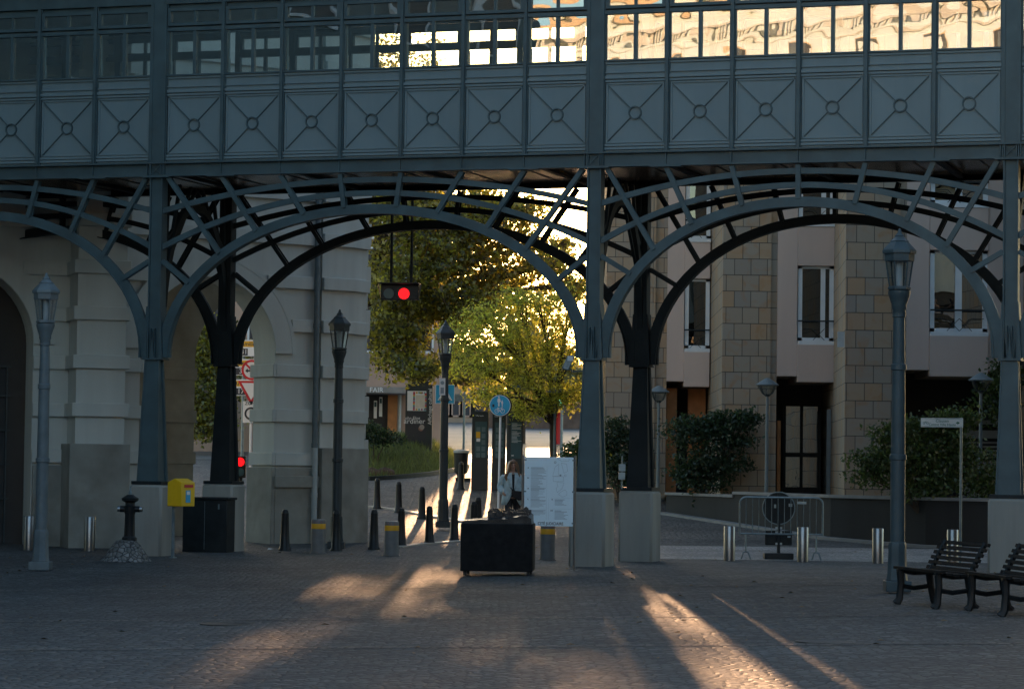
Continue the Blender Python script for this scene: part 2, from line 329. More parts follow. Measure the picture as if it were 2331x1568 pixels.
# ------------------------------------------------------------------ ground
def sheet(name, xs, ys, mtl, dz=0, f=zg):
    mb = MB(); nx = len(xs)
    vs = [(x, y, f(x, y)+dz) for y in ys for x in xs]
    mb.add(vs, [(j*nx+i, j*nx+i+1, (j+1)*nx+i+1, (j+1)*nx+i) for j in range(len(ys)-1) for i in range(nx-1)], True)
    return tag(mb.build(name, mtl), kind='structure')
XS = [-220,-120,-60,-30,-12,-8,-4,0,4,8,12,30,60,120,220]
sheet('plaza', XS, [-70,-30,0,15,25,30,34,38,40,42,44,46,48,50,54,57,59,61,62.5], M['cob'])
sheet('pavement', XS, [62.5,64,66,68,70,73.5,77,80,83,86,88,91,95], M['pave'])
sheet('road', XS, [95,100,105,110,120,130,150,180,250,400], M['asph'])
sheet('side_path', [2.6,6,9,12,20,30], [52.2,54,57,59.6], M['cobl'], .004)
for i, (y0, wd) in enumerate(((26.4,.26),(31.3,.28),(39.2,.3))):
    mb = MB(); xs = list(np.linspace(-14, 14, 29))
    mb.add([(x, y, zg(x, y)+.004) for y in (y0, y0+wd) for x in xs], [(i_, i_+1, 30+i_, 29+i_) for i_ in range(28)])
    tag(mb.build('paving_strip', M['strip']), kind='structure')
def kerb(name, pts, wd, ht, mtl):
    mb = MB(); n = len(pts); vs = []
    for i, (x, y) in enumerate(pts):
        a, b = pts[max(0, i-1)], pts[min(n-1, i+1)]; l = math.hypot(b[0]-a[0], b[1]-a[1]); nx, ny = -(b[1]-a[1])/l*wd/2, (b[0]-a[0])/l*wd/2
        z = zg(x, y)
        vs += [(x-nx, y-ny, z-.05), (x+nx, y+ny, z-.05), (x+nx, y+ny, z+ht), (x-nx, y-ny, z+ht)]
    mb.add(vs, [(4*i+k, 4*i+(k+1)%4, 4*i+4+(k+1)%4, 4*i+4+k) for i in range(n-1) for k in range(4)]+[(0,1,2,3), (4*n-4,4*n-1,4*n-2,4*n-3)])
    return tag(mb.build(name, mtl), kind='structure')
def gpt(x, y):                 # image point -> ground
    lo, hi = 15, 94
    for _ in range(50):
        m_ = (lo+hi)/2; p = at(x, y, m_)
        if p.z > zg(p.x, m_): lo = m_
        else: hi = m_
    p = at(x, y, lo); return (p.x, p.y)
kerb('kerb', [gpt(*p) for p in ((841,1153),(900,1160),(960,1170),(1010,1179),(1060,1187),(1120,1195))], .22, .03, M['kerb'])
kerb('kerb', [gpt(*p) for p in ((905,1246),(950,1240),(1000,1236),(1050,1232),(1120,1228))], .22, .03, M['kerb'])

# ------------------------------------------------------------------ FOOTBRIDGE
TH = .3107; PP = 1.16
BR = thing('footbridge', (-5.914-.6*PP*math.cos(TH), 50.09+.6*PP*math.sin(TH), 0), 'blue grey steel footbridge with glazed gallery on arched columns', 'bridge', rz=-TH)
D = 3.37
HG0, HG1, HC, HS = 6.95, 7.21, 7.895, 8.80
bays = [(-7.22, 6), (0, 7), (8.38, 6), (15.60, 6)]
cols_x = [-7.22, 0, 8.38, 15.60, 22.82]
XL, XR = -7.5, 23.1
# shared meshes in bay-local coordinates
def share(o, name, parent, loc, rz=0):
    c = bpy.data.objects.new(name, o.data); col.objects.link(c); c.parent = parent; c.location = loc; c.rotation_euler = (0, 0, rz)
    return c
hw = PP/2
mb = MB()
mb.box(-hw+.03, hw-.03, .05, .09, -.67, .905)                     # backing sheet
for z0, z1, y in ((-.64,-.60,.01), (.60,.655,.0), (.70,.725,.02), (.86,.9,.02)): mb.box(-hw+.03, hw-.03, y, .06, z0, z1)
for a, b in ((.535,.575),):
    mb.box(-b, b, .015, .06, .545, .58); mb.box(-b, b, .015, .06, -.58, -.545)
    mb.box(-b, -a, .015, .06, -.545, .545); mb.box(a, b, .015, .06, -.545, .545)
mb.box(-.52, -.49, .03, .06, -.52, .52); mb.box(.49, .52, .03, .06, -.52, .52); mb.box(-.52, .52, .03, .06, .5, .525); mb.box(-.52, .52, .03, .06, -.525, -.5)
P_panel = mb
mr_ = MB(); mr_.ring((0,0), .095, .118, .012, .06, 28)
for sx in (-1, 1):
    for sz in (-1, 1): mr_.bar((sx*.085, .04, sz*.085), (sx*.49, .04, sz*.49), .016, .034)
mw = MB()                                                          # window frame; z relative to HC
mw.box(-hw+.03, hw-.03, -.01, .10, .905, .935); mw.box(-hw+.03, hw-.03, -.01, .10, 1.735, 1.80)
mw.box(-.03, .03, .0, .08, .935, 1.735)
for a, b, y in ((.50,.56,.0),):
    mw.box(-hw+.03, -hw+.06, .03, .09, .935, 1.735); mw.box(hw-.06, hw-.03, .03, .09, .935, 1.735)
mw.box(-.54, .54, -.02, .07, 1.83, 1.885); mw.box(-.54, .54, -.02, .07, 2.10, 2.155); mw.box(-.54, -.48, -.02, .07, 1.885, 2.10); mw.box(.48, .54, -.02, .07, 1.885, 2.10)
mw.box(-.025, .025, .0, .07, 1.885, 2.10); mw.box(-hw+.03, hw-.03, .05, .09, 1.80, 1.83); mw.box(-hw+.03, hw-.03, .05, .09, 2.155, 2.23)
mw.box(-hw+.03, -.54, .05, .09, 1.83, 2.155); mw.box(.54, hw-.03, .05, .09, 1.83, 2.155)
mp_ = MB(); mp_.box(-hw+.06, -.03, .045, .053, .935, 1.735); mp_.box(.03, hw-.06, .045, .053, .935, 1.735)
mf_ = MB(); mf_.box(-.48, -.025, .03, .038, 1.885, 2.10); mf_.box(.025, .48, .03, .038, 1.885, 2.10)
mo_ = MB(); mo_.box(-.545, -.515, .11, .15, 1.15, 1.735); mo_.box(-.53, -.50, .12, .15, .94, 1.2)   # pale inner blind rail
first = {}
def put(key, mb_, name, mtl, parent, loc, rz=0):
    if key in first: return share(first[key], name, parent, loc, rz)
    o = mb_.build(name, mtl, parent); o.location = loc; o.rotation_euler = (0, 0, rz); first[key] = o; return o
for x0, n in bays:
    for k in range(n):
        x = x0+.71+k*PP
        p = put('panel', P_panel, 'cladding_panel', M['panel'], BR, (x, 0, HC)); put('rnd', mr_, 'roundel', M['steel'], p, (0,0,0))
        wd = put('win', mw, 'window', M['steel'], BR, (x, 0, HC))
        put('pane', mp_, 'pane', M['bglass'], wd, (0,0,0)); put('fan', mf_, 'fanlight', M['bglass'], wd, (0,0,0)); put('rail', mo_, 'blind_rail', M['pale'], wd, (0,0,0))
        rw = put('win', mw, 'rear_window', M['steel'], BR, (x, D, HC), PI); put('rpane', mp_, 'pane', M['rglass'], rw, (0,0,0)); put('fan2', mf_, 'fanlight', M['rglass'], rw, (0,0,0))
    mu = MB()
    for k in range(n+1):
        x = x0+.71+(k-.5)*PP
        mu.box(x-.03, x+.03, -.045, .1, HG1+.004, HC+2.24); mu.box(x-.045, x-.03, .0, .1, HG1+.004, HC+2.24); mu.box(x+.03, x+.045, .0, .1, HG1+.004, HC+2.24)
    mu.build('mullions', M['steel'], BR)
    mu2 = MB()
    for k in range(n+1):
        x = x0+.71+(k-.5)*PP; mu2.box(x-.045, x+.045, D-.1, D+.045, HG1+.004, HC+2.24)
    mu2.build('rear_mullions', M['steel'], BR)
for yy, s in ((0, 1), (D, -1)):
    g = MB()
    a, b = (-.06, .10) if s == 1 else (D-.10, D+.06)
    g.box(XL, XR, a, b, HG0, HG0+.025); g.box(XL, XR, a-.03, b+.03, HG1-.03, HG1)
    g.box(XL, XR, yy-.01, yy+.02, HG0+.025, HG1-.03)
    for x0, n in bays:
        for k in range(n+1):
            x = x0+.71+(k-.5)*PP
            g.box(x-.01, x+.01, a+.005, b-.005, HG0+.025, HG1-.03)
            if s == 1 and k in (1, n-1): g.box(x-.28, x+.28, a-.01, b+.01, HG0-.018, HG0-.001)
    for cx in cols_x:
        for dx in (-.17, -.10, .10, .17): g.box(cx+dx-.008, cx+dx+.008, a-.012, b+.012, HG0+.026, HG1-.031)
        if s == 1:
            g.bar((cx-.09, -.05, HG0+.04), (cx+.09, -.05, HG1-.05), .012, .02); g.bar((cx+.09, -.045, HG0+.04), (cx-.09, -.045, HG1-.05), .012, .02)
        g.box(cx-.27, cx+.27, a-.015, b+.015, HG0-.02, HG0-.002)
    g.build('girder', M['steel'] if s == 1 else M['dksteel'], BR)
    if s == -1:
        q = MB(); q.box(XL, XR, D-.06, D-.03, HG1, HS); q.build('rear_cladding', M['panel'], BR)
mb = MB(); mb.box(XL, XR, .12, D-.12, HG0+.10, HG0+.16)
mb.build('soffit', M['soffit'], BR)
mb = MB()
for k in range(27): x = XL+.4+k*1.16; mb.box(x-.004, x+.004, .12, D-.12, HG0+.085, HG0+.101)
mb.build('soffit_joints', M['dkmetal'], BR)
mb = MB()
for k in range(14): x = XL+.9+k*2.32; mb.box(x-.05, x+.05, .1, D-.1, HG0+.03, HG0+.084)
mb.build('cross_beams', M['dksteel'], BR)
mb = MB(); mb.box(XL, XR, .12, D-.12, HG1+.02, HG1+.1); mb.build('floor_deck', M['inner'], BR)
mb = MB(); mb.box(XL, XR, -.02, .14, HC+2.24, HC+2.55); mb.box(XL, XR, -.06, .14, HC+2.55, HC+2.62); mb.box(XL, XR, D-.14, D+.02, HC+2.24, HC+2.6); mb.build('fascia', M['steel'], BR)
mb = MB(); mb.box(XL-.1, XR+.1, -.25, D+.25, HC+2.62, HC+2.78); mb.prism([(-.2,HC+2.781),(D+.2,HC+2.781),(D/2,HC+3.5)], XL, XR, 'yz'); mb.build('roof', M['steel'], BR)
mb = MB(); mb.box(XL, XR, .16, D-.16, HC+2.35, HC+2.4); mb.build('ceiling', M['inner'], BR)
# columns, pedestals
HK = 3.61
mc = MB()                          # upper shaft (H profile with front channel)
mc.box(-.10, .10, .02, .05, HK, HG0-.021); mc.box(-.125, -.10, -.03, .22, HK, HG0-.021); mc.box(.10, .125, -.03, .22, HK, HG0-.021); mc.box(-.10, .10, .17, .21, HK, HG0-.021)
ml = MB()                          # tapered foot
ml.frus((0,.09), .165, .17, 1.36, .10, .10, HK-.03)
for y0_, y1_ in ((-.15,-.06),(.24,.12)):
    yb, yt = y0_, y1_; v_ = []
    for z_, hx, yy_ in ((1.36,.205,yb),(HK-.03,.135,yt)):
        for dy_ in (0,.05):
            v_ += [(-hx,yy_+dy_,z_),(hx,yy_+dy_,z_)]
    ml.add(v_, [(0,1,3,2),(4,5,7,6),(0,1,5,4),(2,3,7,6),(0,2,6,4),(1,3,7,5)])
ml.box(-.19, .19, -.11, .28, HK-.03, HK)
for sx in (-1, 1):
    ml.bar((sx*.20, -.155, 1.36), (sx*.13, -.065, HK-.04), .025, .03)
    ml.prism([(sx*.03, HK), (sx*.05, HK), (sx*.04, HK+.55)], -.06, .02)
    ml.prism([(sx*.125,HK),(sx*.19,HK),(sx*.14,HK+.95),(sx*.125,HK+.95)], -.05, .22)
ml.prism([(-.03,HK),(.03,HK),(.0,HK+.5)], -.075, -.03)
mpd = MB(); mpd.box(-.325, .325, -.24, .41, -.1, 1.30)
mpl = MB(); mpl.box(-.30, .30, -.21, .38, 1.30, 1.36)
mcx = MB(); mcx.box(-.10, .10, -.03, .12, HG1, HC+2.6); mcx.box(-.135, -.11, -.02, .12, HG1, HC+2.6); mcx.box(.11, .135, -.02, .12, HG1, HC+2.6)
for cx in cols_x:
    put('pil', mcx, 'pilaster', M['steel'], BR, (cx, 0, 0))
    for yy, rz in ((0, 0), (D, PI)):
        sm_ = M['dksteel'] if yy else M['steel']; c = put(('colu', yy), mc, 'column', sm_, BR, (cx, yy, 0), rz); put(('foot', yy), ml, 'column_foot', sm_, c, (0,0,0))
        p = put('ped', mpd, 'pedestal', M['pedestal'], BR, (cx, yy, 0), rz)
        if not p.modifiers:
            bv = p.modifiers.new('b', 'BEVEL'); bv.width = .045; bv.segments = 1
        put('plate', mpl, 'base_plate', M['dkmetal'], p, (0,0,0))
# arches
def ellipse_pts(a, b, h0, n=40, ex=2.05):
    out = []
    for i in range(n+1):
        t = PI*i/n; c, s = math.cos(t), math.sin(t)
        out.append((-math.copysign(abs(c)**(2/ex), c)*a, h0+b*s**(2/ex)))
    return out
def arch(n):
    L = 1.16*(n-1)+1.42; a = L/2-.19; hk = HK+.02
    rise = 6.30-hk; pts = ellipse_pts(a, rise, hk, 44)
    A = MB(); N = len(pts)
    th = [.17 if False else .155+.10*abs(2*i/(N-1)-1)**4 for i in range(N)]
    A.strip(pts, th, .02, .10)                      # web plate
    lo = [(p[0]*(1-.0), p[1]) for p in pts]
    A.strip([(x*(a-.085)/a, hk+(z-hk)*(rise-.085)/rise) for x, z in pts], .018, -.02, .16)
    mid = []; top = []
    for i in range(33):
        x = -L/2+.11+(L-.22)*i/32; u = 2*x/L
        mid.append((x, 5.60+.98*(1-abs(u)**2.1))); top.append((x, 6.29+.53*(1-abs(u)**2.1)))
    A.strip(mid, .10, .03, .10); A.strip(top, .10, .03, .10)
    def ribz(x): return hk+rise*(1-min(1, abs(x)/a)**2.05)**(1/2.05)
    if n == 7: tops = [.5,1.5,2.5,3.42]; bots = [.43,1.1,1.9,2.52]
    else: tops = [0,1,2,2.92]; bots = [0,.84,1.6,2.18]
    S = []
    for tt, bb in zip(tops, bots):
        for s in ((-1,1) if tt else (1,)):
            x0, x1 = s*tt*PP, s*bb*PP; S.append(((x0, HG0-.02), (x1, ribz(x1)+.04)))
    for s in (-1, 1):
        x1 = s*(a-.48); S.append(((s*(L/2-.13), 5.40), (x1, ribz(x1)+.05)))
    return A, S
AR = {n: arch(n) for n in (6, 7)}
for x0, n in bays:
    A, S = AR[n]; xc = x0+(1.16*(n-1)+1.42)/2
    for yy, rz in ((0, 0), (D, PI)):
        sm_ = M['dksteel'] if yy else M['steel']; o = put(('arch', n, yy), A, 'arch', sm_, BR, (xc, yy, 0), rz)
        for j, (p, q) in enumerate(S):
            key = ('st', n, j, yy)
            if key not in first:
                b_ = MB(); b_.bar((p[0], .0, p[1]), (q[0], .0, q[1]), .085, .012); b_.bar((p[0], .02, p[1]), (q[0], .02, q[1]), .03, .05)
                b_.bar((p[0], .115, p[1]), (q[0], .115, q[1]), .075, .02)
            put(key, b_ if key not in first else None, 'strut', sm_, o, (0,0,0))
# cross brackets between front and rear columns
bq = MB(Matrix.Rotation(PI/2, 4, 'Z'))
pts = ellipse_pts(D/2-.2, 2.9, HK+.02, 30, 2.2); bq.strip([(x+D/2, z) for x, z in pts], .15, -.05, .05)
for s in (-1, 1):
    for k, (a, b) in enumerate(((.25,.95),(.75,1.2),(1.25,1.38))):
        zz = HK+.02+2.9*(1-(b/(D/2-.2))**2.2)**(1/2.2) if b < D/2-.2 else HK+.5
        bq.bar((D/2+s*a, 0, 6.9), (D/2+s*b, 0, zz), .06, .06)
    bq.bar((D/2+s*.02, 0, 6.85), (D/2+s*(D/2-.1), 0, 5.6), .06, .05)
    bq.bar((D/2-s*.02, .03, 6.9), (D/2+s*(D/2-.1), .03, 4.9), .06, .05)
for cx in cols_x: put('brk', bq, 'cross_bracket', M['dksteel'], BR, (cx, .09, 0))

# ------------------------------------------------------------------ LEFT ARCADE BUILDING
A1 = R(34); P0 = at(622, 1057, 58); P0.z = 0
AB = thing('arcade_building', P0, 'pale grey rusticated stone building with tall round arches', 'building', rz=A1)
def wall_arch(mb, xl, xr, xa, xb, spring, top, y0, y1, z0=-.1):
    r = (xb-xa)/2; xc = (xa+xb)/2; n = 24
    arc = [(xc-r*math.cos(PI*i/n), spring+r*math.sin(PI*i/n)) for i in range(n+1)]
    mb.prism([(xl, z0), (xa, z0)]+arc+[(xb, z0), (xr, z0), (xr, top), (xl, top)], y0, y1)
BANDS = [1.80, 2.72, 3.67, 4.63, 5.55, 6.49, 7.43, 8.37, 9.3, 10.2, 11.1]
mb = MB(); wall_arch(mb, -4.6, 1.05, -3.15, 0, 4.03, 24, 0, .92); mb.build('front_wall', M['arcade'], AB)
mb = MB()
for z in BANDS:
    z0, z1 = z-.135, z+.135
    if z < 4.1:
        mb.box(-.0, 1.05, -.08, -.002, z0, z1); mb.box(-.08, -.002, -.08, .95, z0, z1); mb.box(-4.6, -3.15, -.08, -.002, z0, z1); mb.box(-3.148, -3.07, -.08, .95, z0, z1)
    else:
        dz = z-4.03; e = math.sqrt(max(0, 2.03**2-dz*dz)) if dz < 2.03 else 0
        if e: mb.box(-1.575+e, 1.05, -.08, -.002, z0, z1); mb.box(-4.6, -1.575-e, -.08, -.002, z0, z1)
        else: mb.box(-4.6, 1.05, -.08, -.002, z0, z1)
mb.split('string_course', M['arcade'], AB, .012)
mb = MB(); mb.ring((-1.575, 4.03), 1.58, 2.0, -.075, -.002, 24, 0, PI); mb.ring((-1.575, 4.03), 1.55, 1.60, -.085, -.061, 24, 0, PI); mb.ring((-1.575,4.03), 1.95, 2.03, -.08, -.061, 24, 0, PI)
mb.build('archivolt', M['arcade'], AB)
mb = MB(); mb.box(0, 1.05, -.09, -.003, -.1, 1.62); mb.box(-.09, -.003, -.09, 1.0, -.1, 1.62); mb.box(-.03, 1.05, -.16, -.09, 1.2, 1.45); mb.build('wall_plinth', M['plinth'], AB, .015)
plan = [(1.05,-.12),(1.75,-.12),(2.32,.16),(2.32,1.4),(1.05,1.4)]
def off(pl, d): return [(pl[0][0], pl[0][1]-d), (pl[1][0]+d*.2, pl[1][1]-d), (pl[2][0]+d*.6, pl[2][1]-d*.8), (pl[3][0]+d*.6, pl[3][1]), pl[4]]
mb = MB(); mb.prism(plan, 2.05, 24, 'xy'); mb.build('corner_pier', M['arcade'], AB)
mb = MB()
for z in BANDS[1:]: mb.prism(off(plan, .09), z-.135, z+.135, 'xy')
mb.split('pier_band', M['arcade'], AB, .012)
mb = MB(); mb.prism(off(plan, .12), -.1, 2.05, 'xy'); mb.build('pier_plinth', M['plinth'], AB, .015)
mb = MB()
for k in range(50):
    z = -.1+k*.47; x = 2.46 if k % 2 else 2.52; mb.box(2.0, x, .32 if k % 2 else .30, 1.8, z+.008, z+.462)
mb.split('quoin', M['arcade'], AB, .012)
mb = MB(); mb.box(2.0, 2.3, .4, 2.2, -.1, 24); mb.box(-4.6, 1.6, 6, 6.2, 6.4, 24); mb.box(-4.6,2.0,1.16,6,7.5,7.7); mb.build('side_wall', M['arcade'], AB)
mb = MB(); mb.tube([(.93,-.12,2.05),(.93,-.12,13)], .06, 10); mb.tube([(.93,-.12,4.6),(.93,-.12,4.7)], .07, 10); mb.tube([(.93,-.12,2.05),(.93,-.12,2.15)], .07, 10); dp = mb.build('drainpipe', M['lampl'], AB)
mb = MB(); mb.tube([(.93,-.14,-.1),(.93,-.14,2.05)], .065, 10); mb.tube([(.93,-.14,1.0),(.93,-.14,1.1)], .075, 10); mb.build('lower_pipe', M['pale'], dp)
# rear arcade wall seen through the opening
def wl(px, depth):                # local x on a plane y=depth of the arcade frame
    k = ray(px, 1000); c, s = math.cos(A1), math.sin(A1); kx = k[0]/k[1]
    ox, oy = P0.x-s*depth, P0.y+c*depth
    return (kx*oy-ox)/(c-kx*s)
rx0, rx1 = wl(300, 4.0), wl(441, 4.0); rr = 1.5
mb = MB(); n = 14
arc = [(rx1+rr-rr*math.cos(PI/2*i/n), 4.0+rr*math.sin(PI/2*i/n)) for i in range(n+1)]
mb.prism([(rx0,-.1),(rx1,-.1)]+arc+[(rx1+rr, 9),(rx0, 9)], 4.0, 4.5); 
mb.prism([(rx1+rr,9)]+[(rx1+rr+rr*math.sin(PI/2*i/n), 4.0+rr*math.cos(PI/2*i/n)) for i in range(n+1)]+[(rx1+2*rr,-.1),(rx1+2*rr+.6,-.1),(rx1+2*rr+.6,9)], 4.0, 4.5)
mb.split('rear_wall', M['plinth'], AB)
mb = MB()
for z in BANDS[:3]: mb.box(rx0, rx1+.04, 3.95, 3.998, z-.135, z+.135)
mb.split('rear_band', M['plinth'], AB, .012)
# left section with projecting pier and second arch
A2 = R(18); P2 = at(281, 1057, 54.4); P2.z = 0
X2 = frame(P0, A1).inverted() @ frame(P2, A2)
mb = MB(X2); mb.box(-.97, 0, 0, 1.6, 2.05, 24); mb.build('projecting_pier', M['arcade'], AB)
mb = MB(X2)
for z in BANDS[1:]:
    mb.box(-1.05, .08, -.08, -.002, z-.135, z+.135); mb.box(-1.05, -.972, -.0, 1.0, z-.135, z+.135); mb.box(.002, .08, 0, 1.0, z-.135, z+.135)
mb.split('projecting_band', M['arcade'], AB, .012)
mb = MB(X2); mb.box(-1.09, .11, -.13, 1.6, -.1, 2.05); mb.build('projecting_plinth', M['plinth'], AB, .015)
mb = MB(X2); wall_arch(mb, -14, -.9, -4.83, -1.68, 4.03, 24, 1.0, 2.0); mb.build('recessed_wall', M['arcade'], AB)
mb = MB(X2); mb.ring((-3.255, 4.03), 1.58, 2.0, .94, .998, 24, 0, PI); mb.build('recessed_archivolt', M['arcade'], AB)
mb = MB(X2)
for z in BANDS:
    dz = z-4.03; e = math.sqrt(max(0, 2.03**2-dz*dz)) if 0 < dz < 2.03 else (1.575 if dz <= 0 else 0)
    mb.box(-3.255+e, -.98, .92, .998, z-.135, z+.135)
mb.split('recessed_band', M['arcade'], AB, .012)
mb = MB(X2); mb.box(-1.66, -1.06, .86, .998, -.1, 1.62); mb.build('recessed_plinth', M['plinth'], AB, .015)
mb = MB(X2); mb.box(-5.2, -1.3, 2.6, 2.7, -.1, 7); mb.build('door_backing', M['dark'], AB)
mb = MB(X2)
for x in (-4.4,-3.8,-3.2,-2.62,-2.55,-2.0): mb.box(x, x+.035, 2.5, 2.598, -.1, 3.6)
for z in (.9,1.6,2.3,3.0,3.6): mb.box(-4.6,-1.9,2.52,2.59,z,z+.035)
mb.build('glazed_door', M['lamp'], AB)

# ------------------------------------------------------------------ SANDSTONE BUILDING (stepped bays)
SB = thing('sandstone_building', (6, 70, 0), 'sandstone and pink concrete block with stepped piers and french windows', 'building')
def SX(px, Y): return at(px, 900, Y).x-6
UN = [(77.2, 1360, 1490, 1517, 1617), (71.7, 1617, 1753, 1768, 1897), (66.0, 1897, 2047, 2062, 2330), (60.8, 2330, 2470, 2490, 2700)]
S = 66.0
for i, (Y, a, b, c, e) in enumerate(UN):
    y = Y-70; xa, xb, xc, xe = SX(a, Y), SX(b, Y), SX(c, Y), SX(e, Y)
    if i == 0: xa = SX(1378, Y)
    mb = MB(); xf = xa
    if i: xf = SX(a+26, Y); xk = SX(a, UN[i-1][0])
    if i: mb.prism([(xf,y),(xb,y),(xb,y+9.5),(xk,y+9.5),(xk,UN[i-1][0]-70)], 0, 17, 'xy')
    else: mb.box(xa, xb, y, y+7, 0, 17)
    mb.box(xb, xc, y+.12, y+7, 0, 17); o = mb.build('stone_pier', M['sand'], SB)
    # bay: floors
    ov = 4.0                                        # overhang underside
    px1 = c+(1820-1770)*66/Y*(1 if i < 2 else 1) if i < 2 else c+53
    xp = SX(px1 if i else 1556, Y); win_h = [(4.98, 7.05), (8.08, 10.15), (11.2, 13.2)]
    xw0 = xp; xw1 = SX({0:1614, 1:1897, 2:2248, 3:2650}[i], Y)
    mb = MB(); mb.box(xc, xp, y+.05, y+6, ov+.15 if i else ov+.15, 17)
    if xw1 < xe-.05: mb.box(xw1, xe, y+.05, y+6, ov+.15, 17)
    mb.build('pilaster', M['pink'], SB, .01)
    for j, (z0, z1) in enumerate(win_h):
        zb = ov if j == 0 else win_h[j-1][1]
        q = MB(); q.box(xw0, xw1, y+(-.02 if j else -.06), y+.4, zb, z0); q.build('spandrel_panel', M['pink'], SB, .01)
        W = MB(); f0 = y+.12; x0, x1 = xw0+.02, xw1-.0
        W.box(x0, x0+.11, f0, f0+.1, z0+.1, z1); W.box(x1-.11, x1, f0, f0+.1, z0+.1, z1); W.box(x0, x1, f0, f0+.1, z1-.07, z1-.001); W.box(x0, x1, f0, f0+.1, z0+.1, z0+.19)
        W.box(x0-.01, x1+.005, y-.05, f0+.02, z0+.002, z0+.1)
        if i == 2: W.box((x0+x1)/2-.08, (x0+x1)/2+.08, f0, f0+.1, z0+.19, z1-.07)
        elif x1-x0 > .7: W.box(x1-.34, x1-.22, f0, f0+.1, z0+.19, z1-.07)
        w_ = W.build('window', M['white'], SB)
        q = MB(); q.box(x0+.1, x1-.1, f0+.05, f0+.058, z0+.15, z1-.05); q.build('pane', M['wglass'] if i == 2 else M['wdark'], w_)
        q = MB(); q.bar((x0-.01, y-.03, z0+.62), (x1+.0, y-.03, z0+.62), .05, .04, (0,0,1))
        n_ = 2 if i == 2 else 1; cxs = [(x0+x1)/2+.0] if i == 2 else [x1-.25]
        for cx in cxs:
            q.bar((x0+.1, y-.02, z0+.42), (cx-.30, y-.02, z0+.42), .015, .015, (0,0,1)); q.bar((cx-.30, y-.02, z0+.42), (cx-.0, y-.02, z0+.12), .015, .015, (0,1,0)); q.bar((cx-.30, y-.02, z0+.12), (cx, y-.02, z0+.42), .015, .015, (0,1,0))
            if i == 2:
                q.bar((x1-.1, y-.02, z0+.42), (cx+.30, y-.02, z0+.42), .015, .015, (0,0,1)); q.bar((cx+.30, y-.02, z0+.42), (cx, y-.02, z0+.12), .015, .015, (0,1,0)); q.bar((cx+.30, y-.02, z0+.12), (cx, y-.02, z0+.42), .015, .015, (0,1,0))
        q.build('railing', M['dkmetal'], w_)
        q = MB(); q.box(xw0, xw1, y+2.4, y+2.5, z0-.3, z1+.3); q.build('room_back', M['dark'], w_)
        if i == 2:
            q = MB()
            for k in range(7): q.tube([(x0+.14+k*.05, y+.35+.02*(k%2), z0+.15), (x0+.14+k*.05, y+.35+.02*(k%2), z1)], .035, 6)
            q.build('curtain', M['curtain'], w_)
        if j == 1 and i == 1:
            q = MB()
            for k in range(28): q.box(x0+.1, x1-.35, f0+.12, f0+.14, z0+.2+k*.055, z0+.245+k*.055)
            q.build('blind', M['pale'], w_)
    q = MB(); q.box(xw0, xw1, y+.0, y+6, win_h[2][1], 17); q.box(xw0, xw1, y+.4, y+2.4, ov+.002, ov+.2); q.split('upper_wall', M['pink'], SB)
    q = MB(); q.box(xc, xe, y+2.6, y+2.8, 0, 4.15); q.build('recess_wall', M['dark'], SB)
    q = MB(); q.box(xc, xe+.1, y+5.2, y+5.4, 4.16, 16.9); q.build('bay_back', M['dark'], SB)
# ground-floor entrances in the recesses
Yd = UN[1][0]-70
xa, xb = SX(1796, 71.7), SX(1884, 71.7)
dr = MB(); y = Yd+1.5
for x in (xa, (xa+xb)/2-.05, xb-.08): dr.box(x, x+.08, y, y+.08, 1.0, 3.4)
dr.box(xa, xb, y-.01, y+.09, 1.55+.5, 2.13+.04); dr.box(xa, xb, y-.01, y+.09, 1.0, 1.25); dr.build('entrance_door', M['wood'], SB)
dd = MB(); dd.box(xa, xb, y+.03, y+.04, 1.25, 3.4); dd.build('door_glass', glassmat('door_glass', .5, (.2,.2,.2), .006, 1.5), SB)
dd = MB(); dd.box(SX(1886,71.7), SX(1895,71.7), Yd+.3, Yd+.38, 1.0, 3.3); dd.build('door_jamb', M['lampl'], SB)
dd = MB(); dd.box(SX(1521,77.2), SX(1545,77.2), 7.2+.8, 7.2+1.2, 0, 3.98); dd.box(SX(1572,77.2), SX(1612,77.2), 7.2+1.0, 7.2+1.3, 0, 3.98); dd.build('wood_cladding', M['orangebrick'], SB)
dd = MB(); dd.box(SX(1776,71.7), SX(1784,71.7), Yd+.7, Yd+.9, 0, 3.0); dd.build('wood_jamb', M['orangebrick'], SB)
# shopfront in right recess
Yr = -4.0; dd = MB(); xq0, xq1 = SX(2180, 68), SX(2330, 68)
dd.box(xq0, xq1, Yr+1.9, Yr+2.0, 1.1, 2.0); dd.box(xq0, xq1, Yr+1.9, Yr+2.0, 2.55, 2.75)
for k in range(4): dd.box(xq0, xq1, Yr+1.88, Yr+2.0, 2.12+k*.1, 2.17+k*.1)
dd.box(xq0, xq0+.12, Yr+1.87, Yr+2.0, .6, 3.0); dd.box(xq0, xq1, Yr+1.87, Yr+2.0, 2.9, 3.0); dd.build('shopfront', M['plinth'], SB)

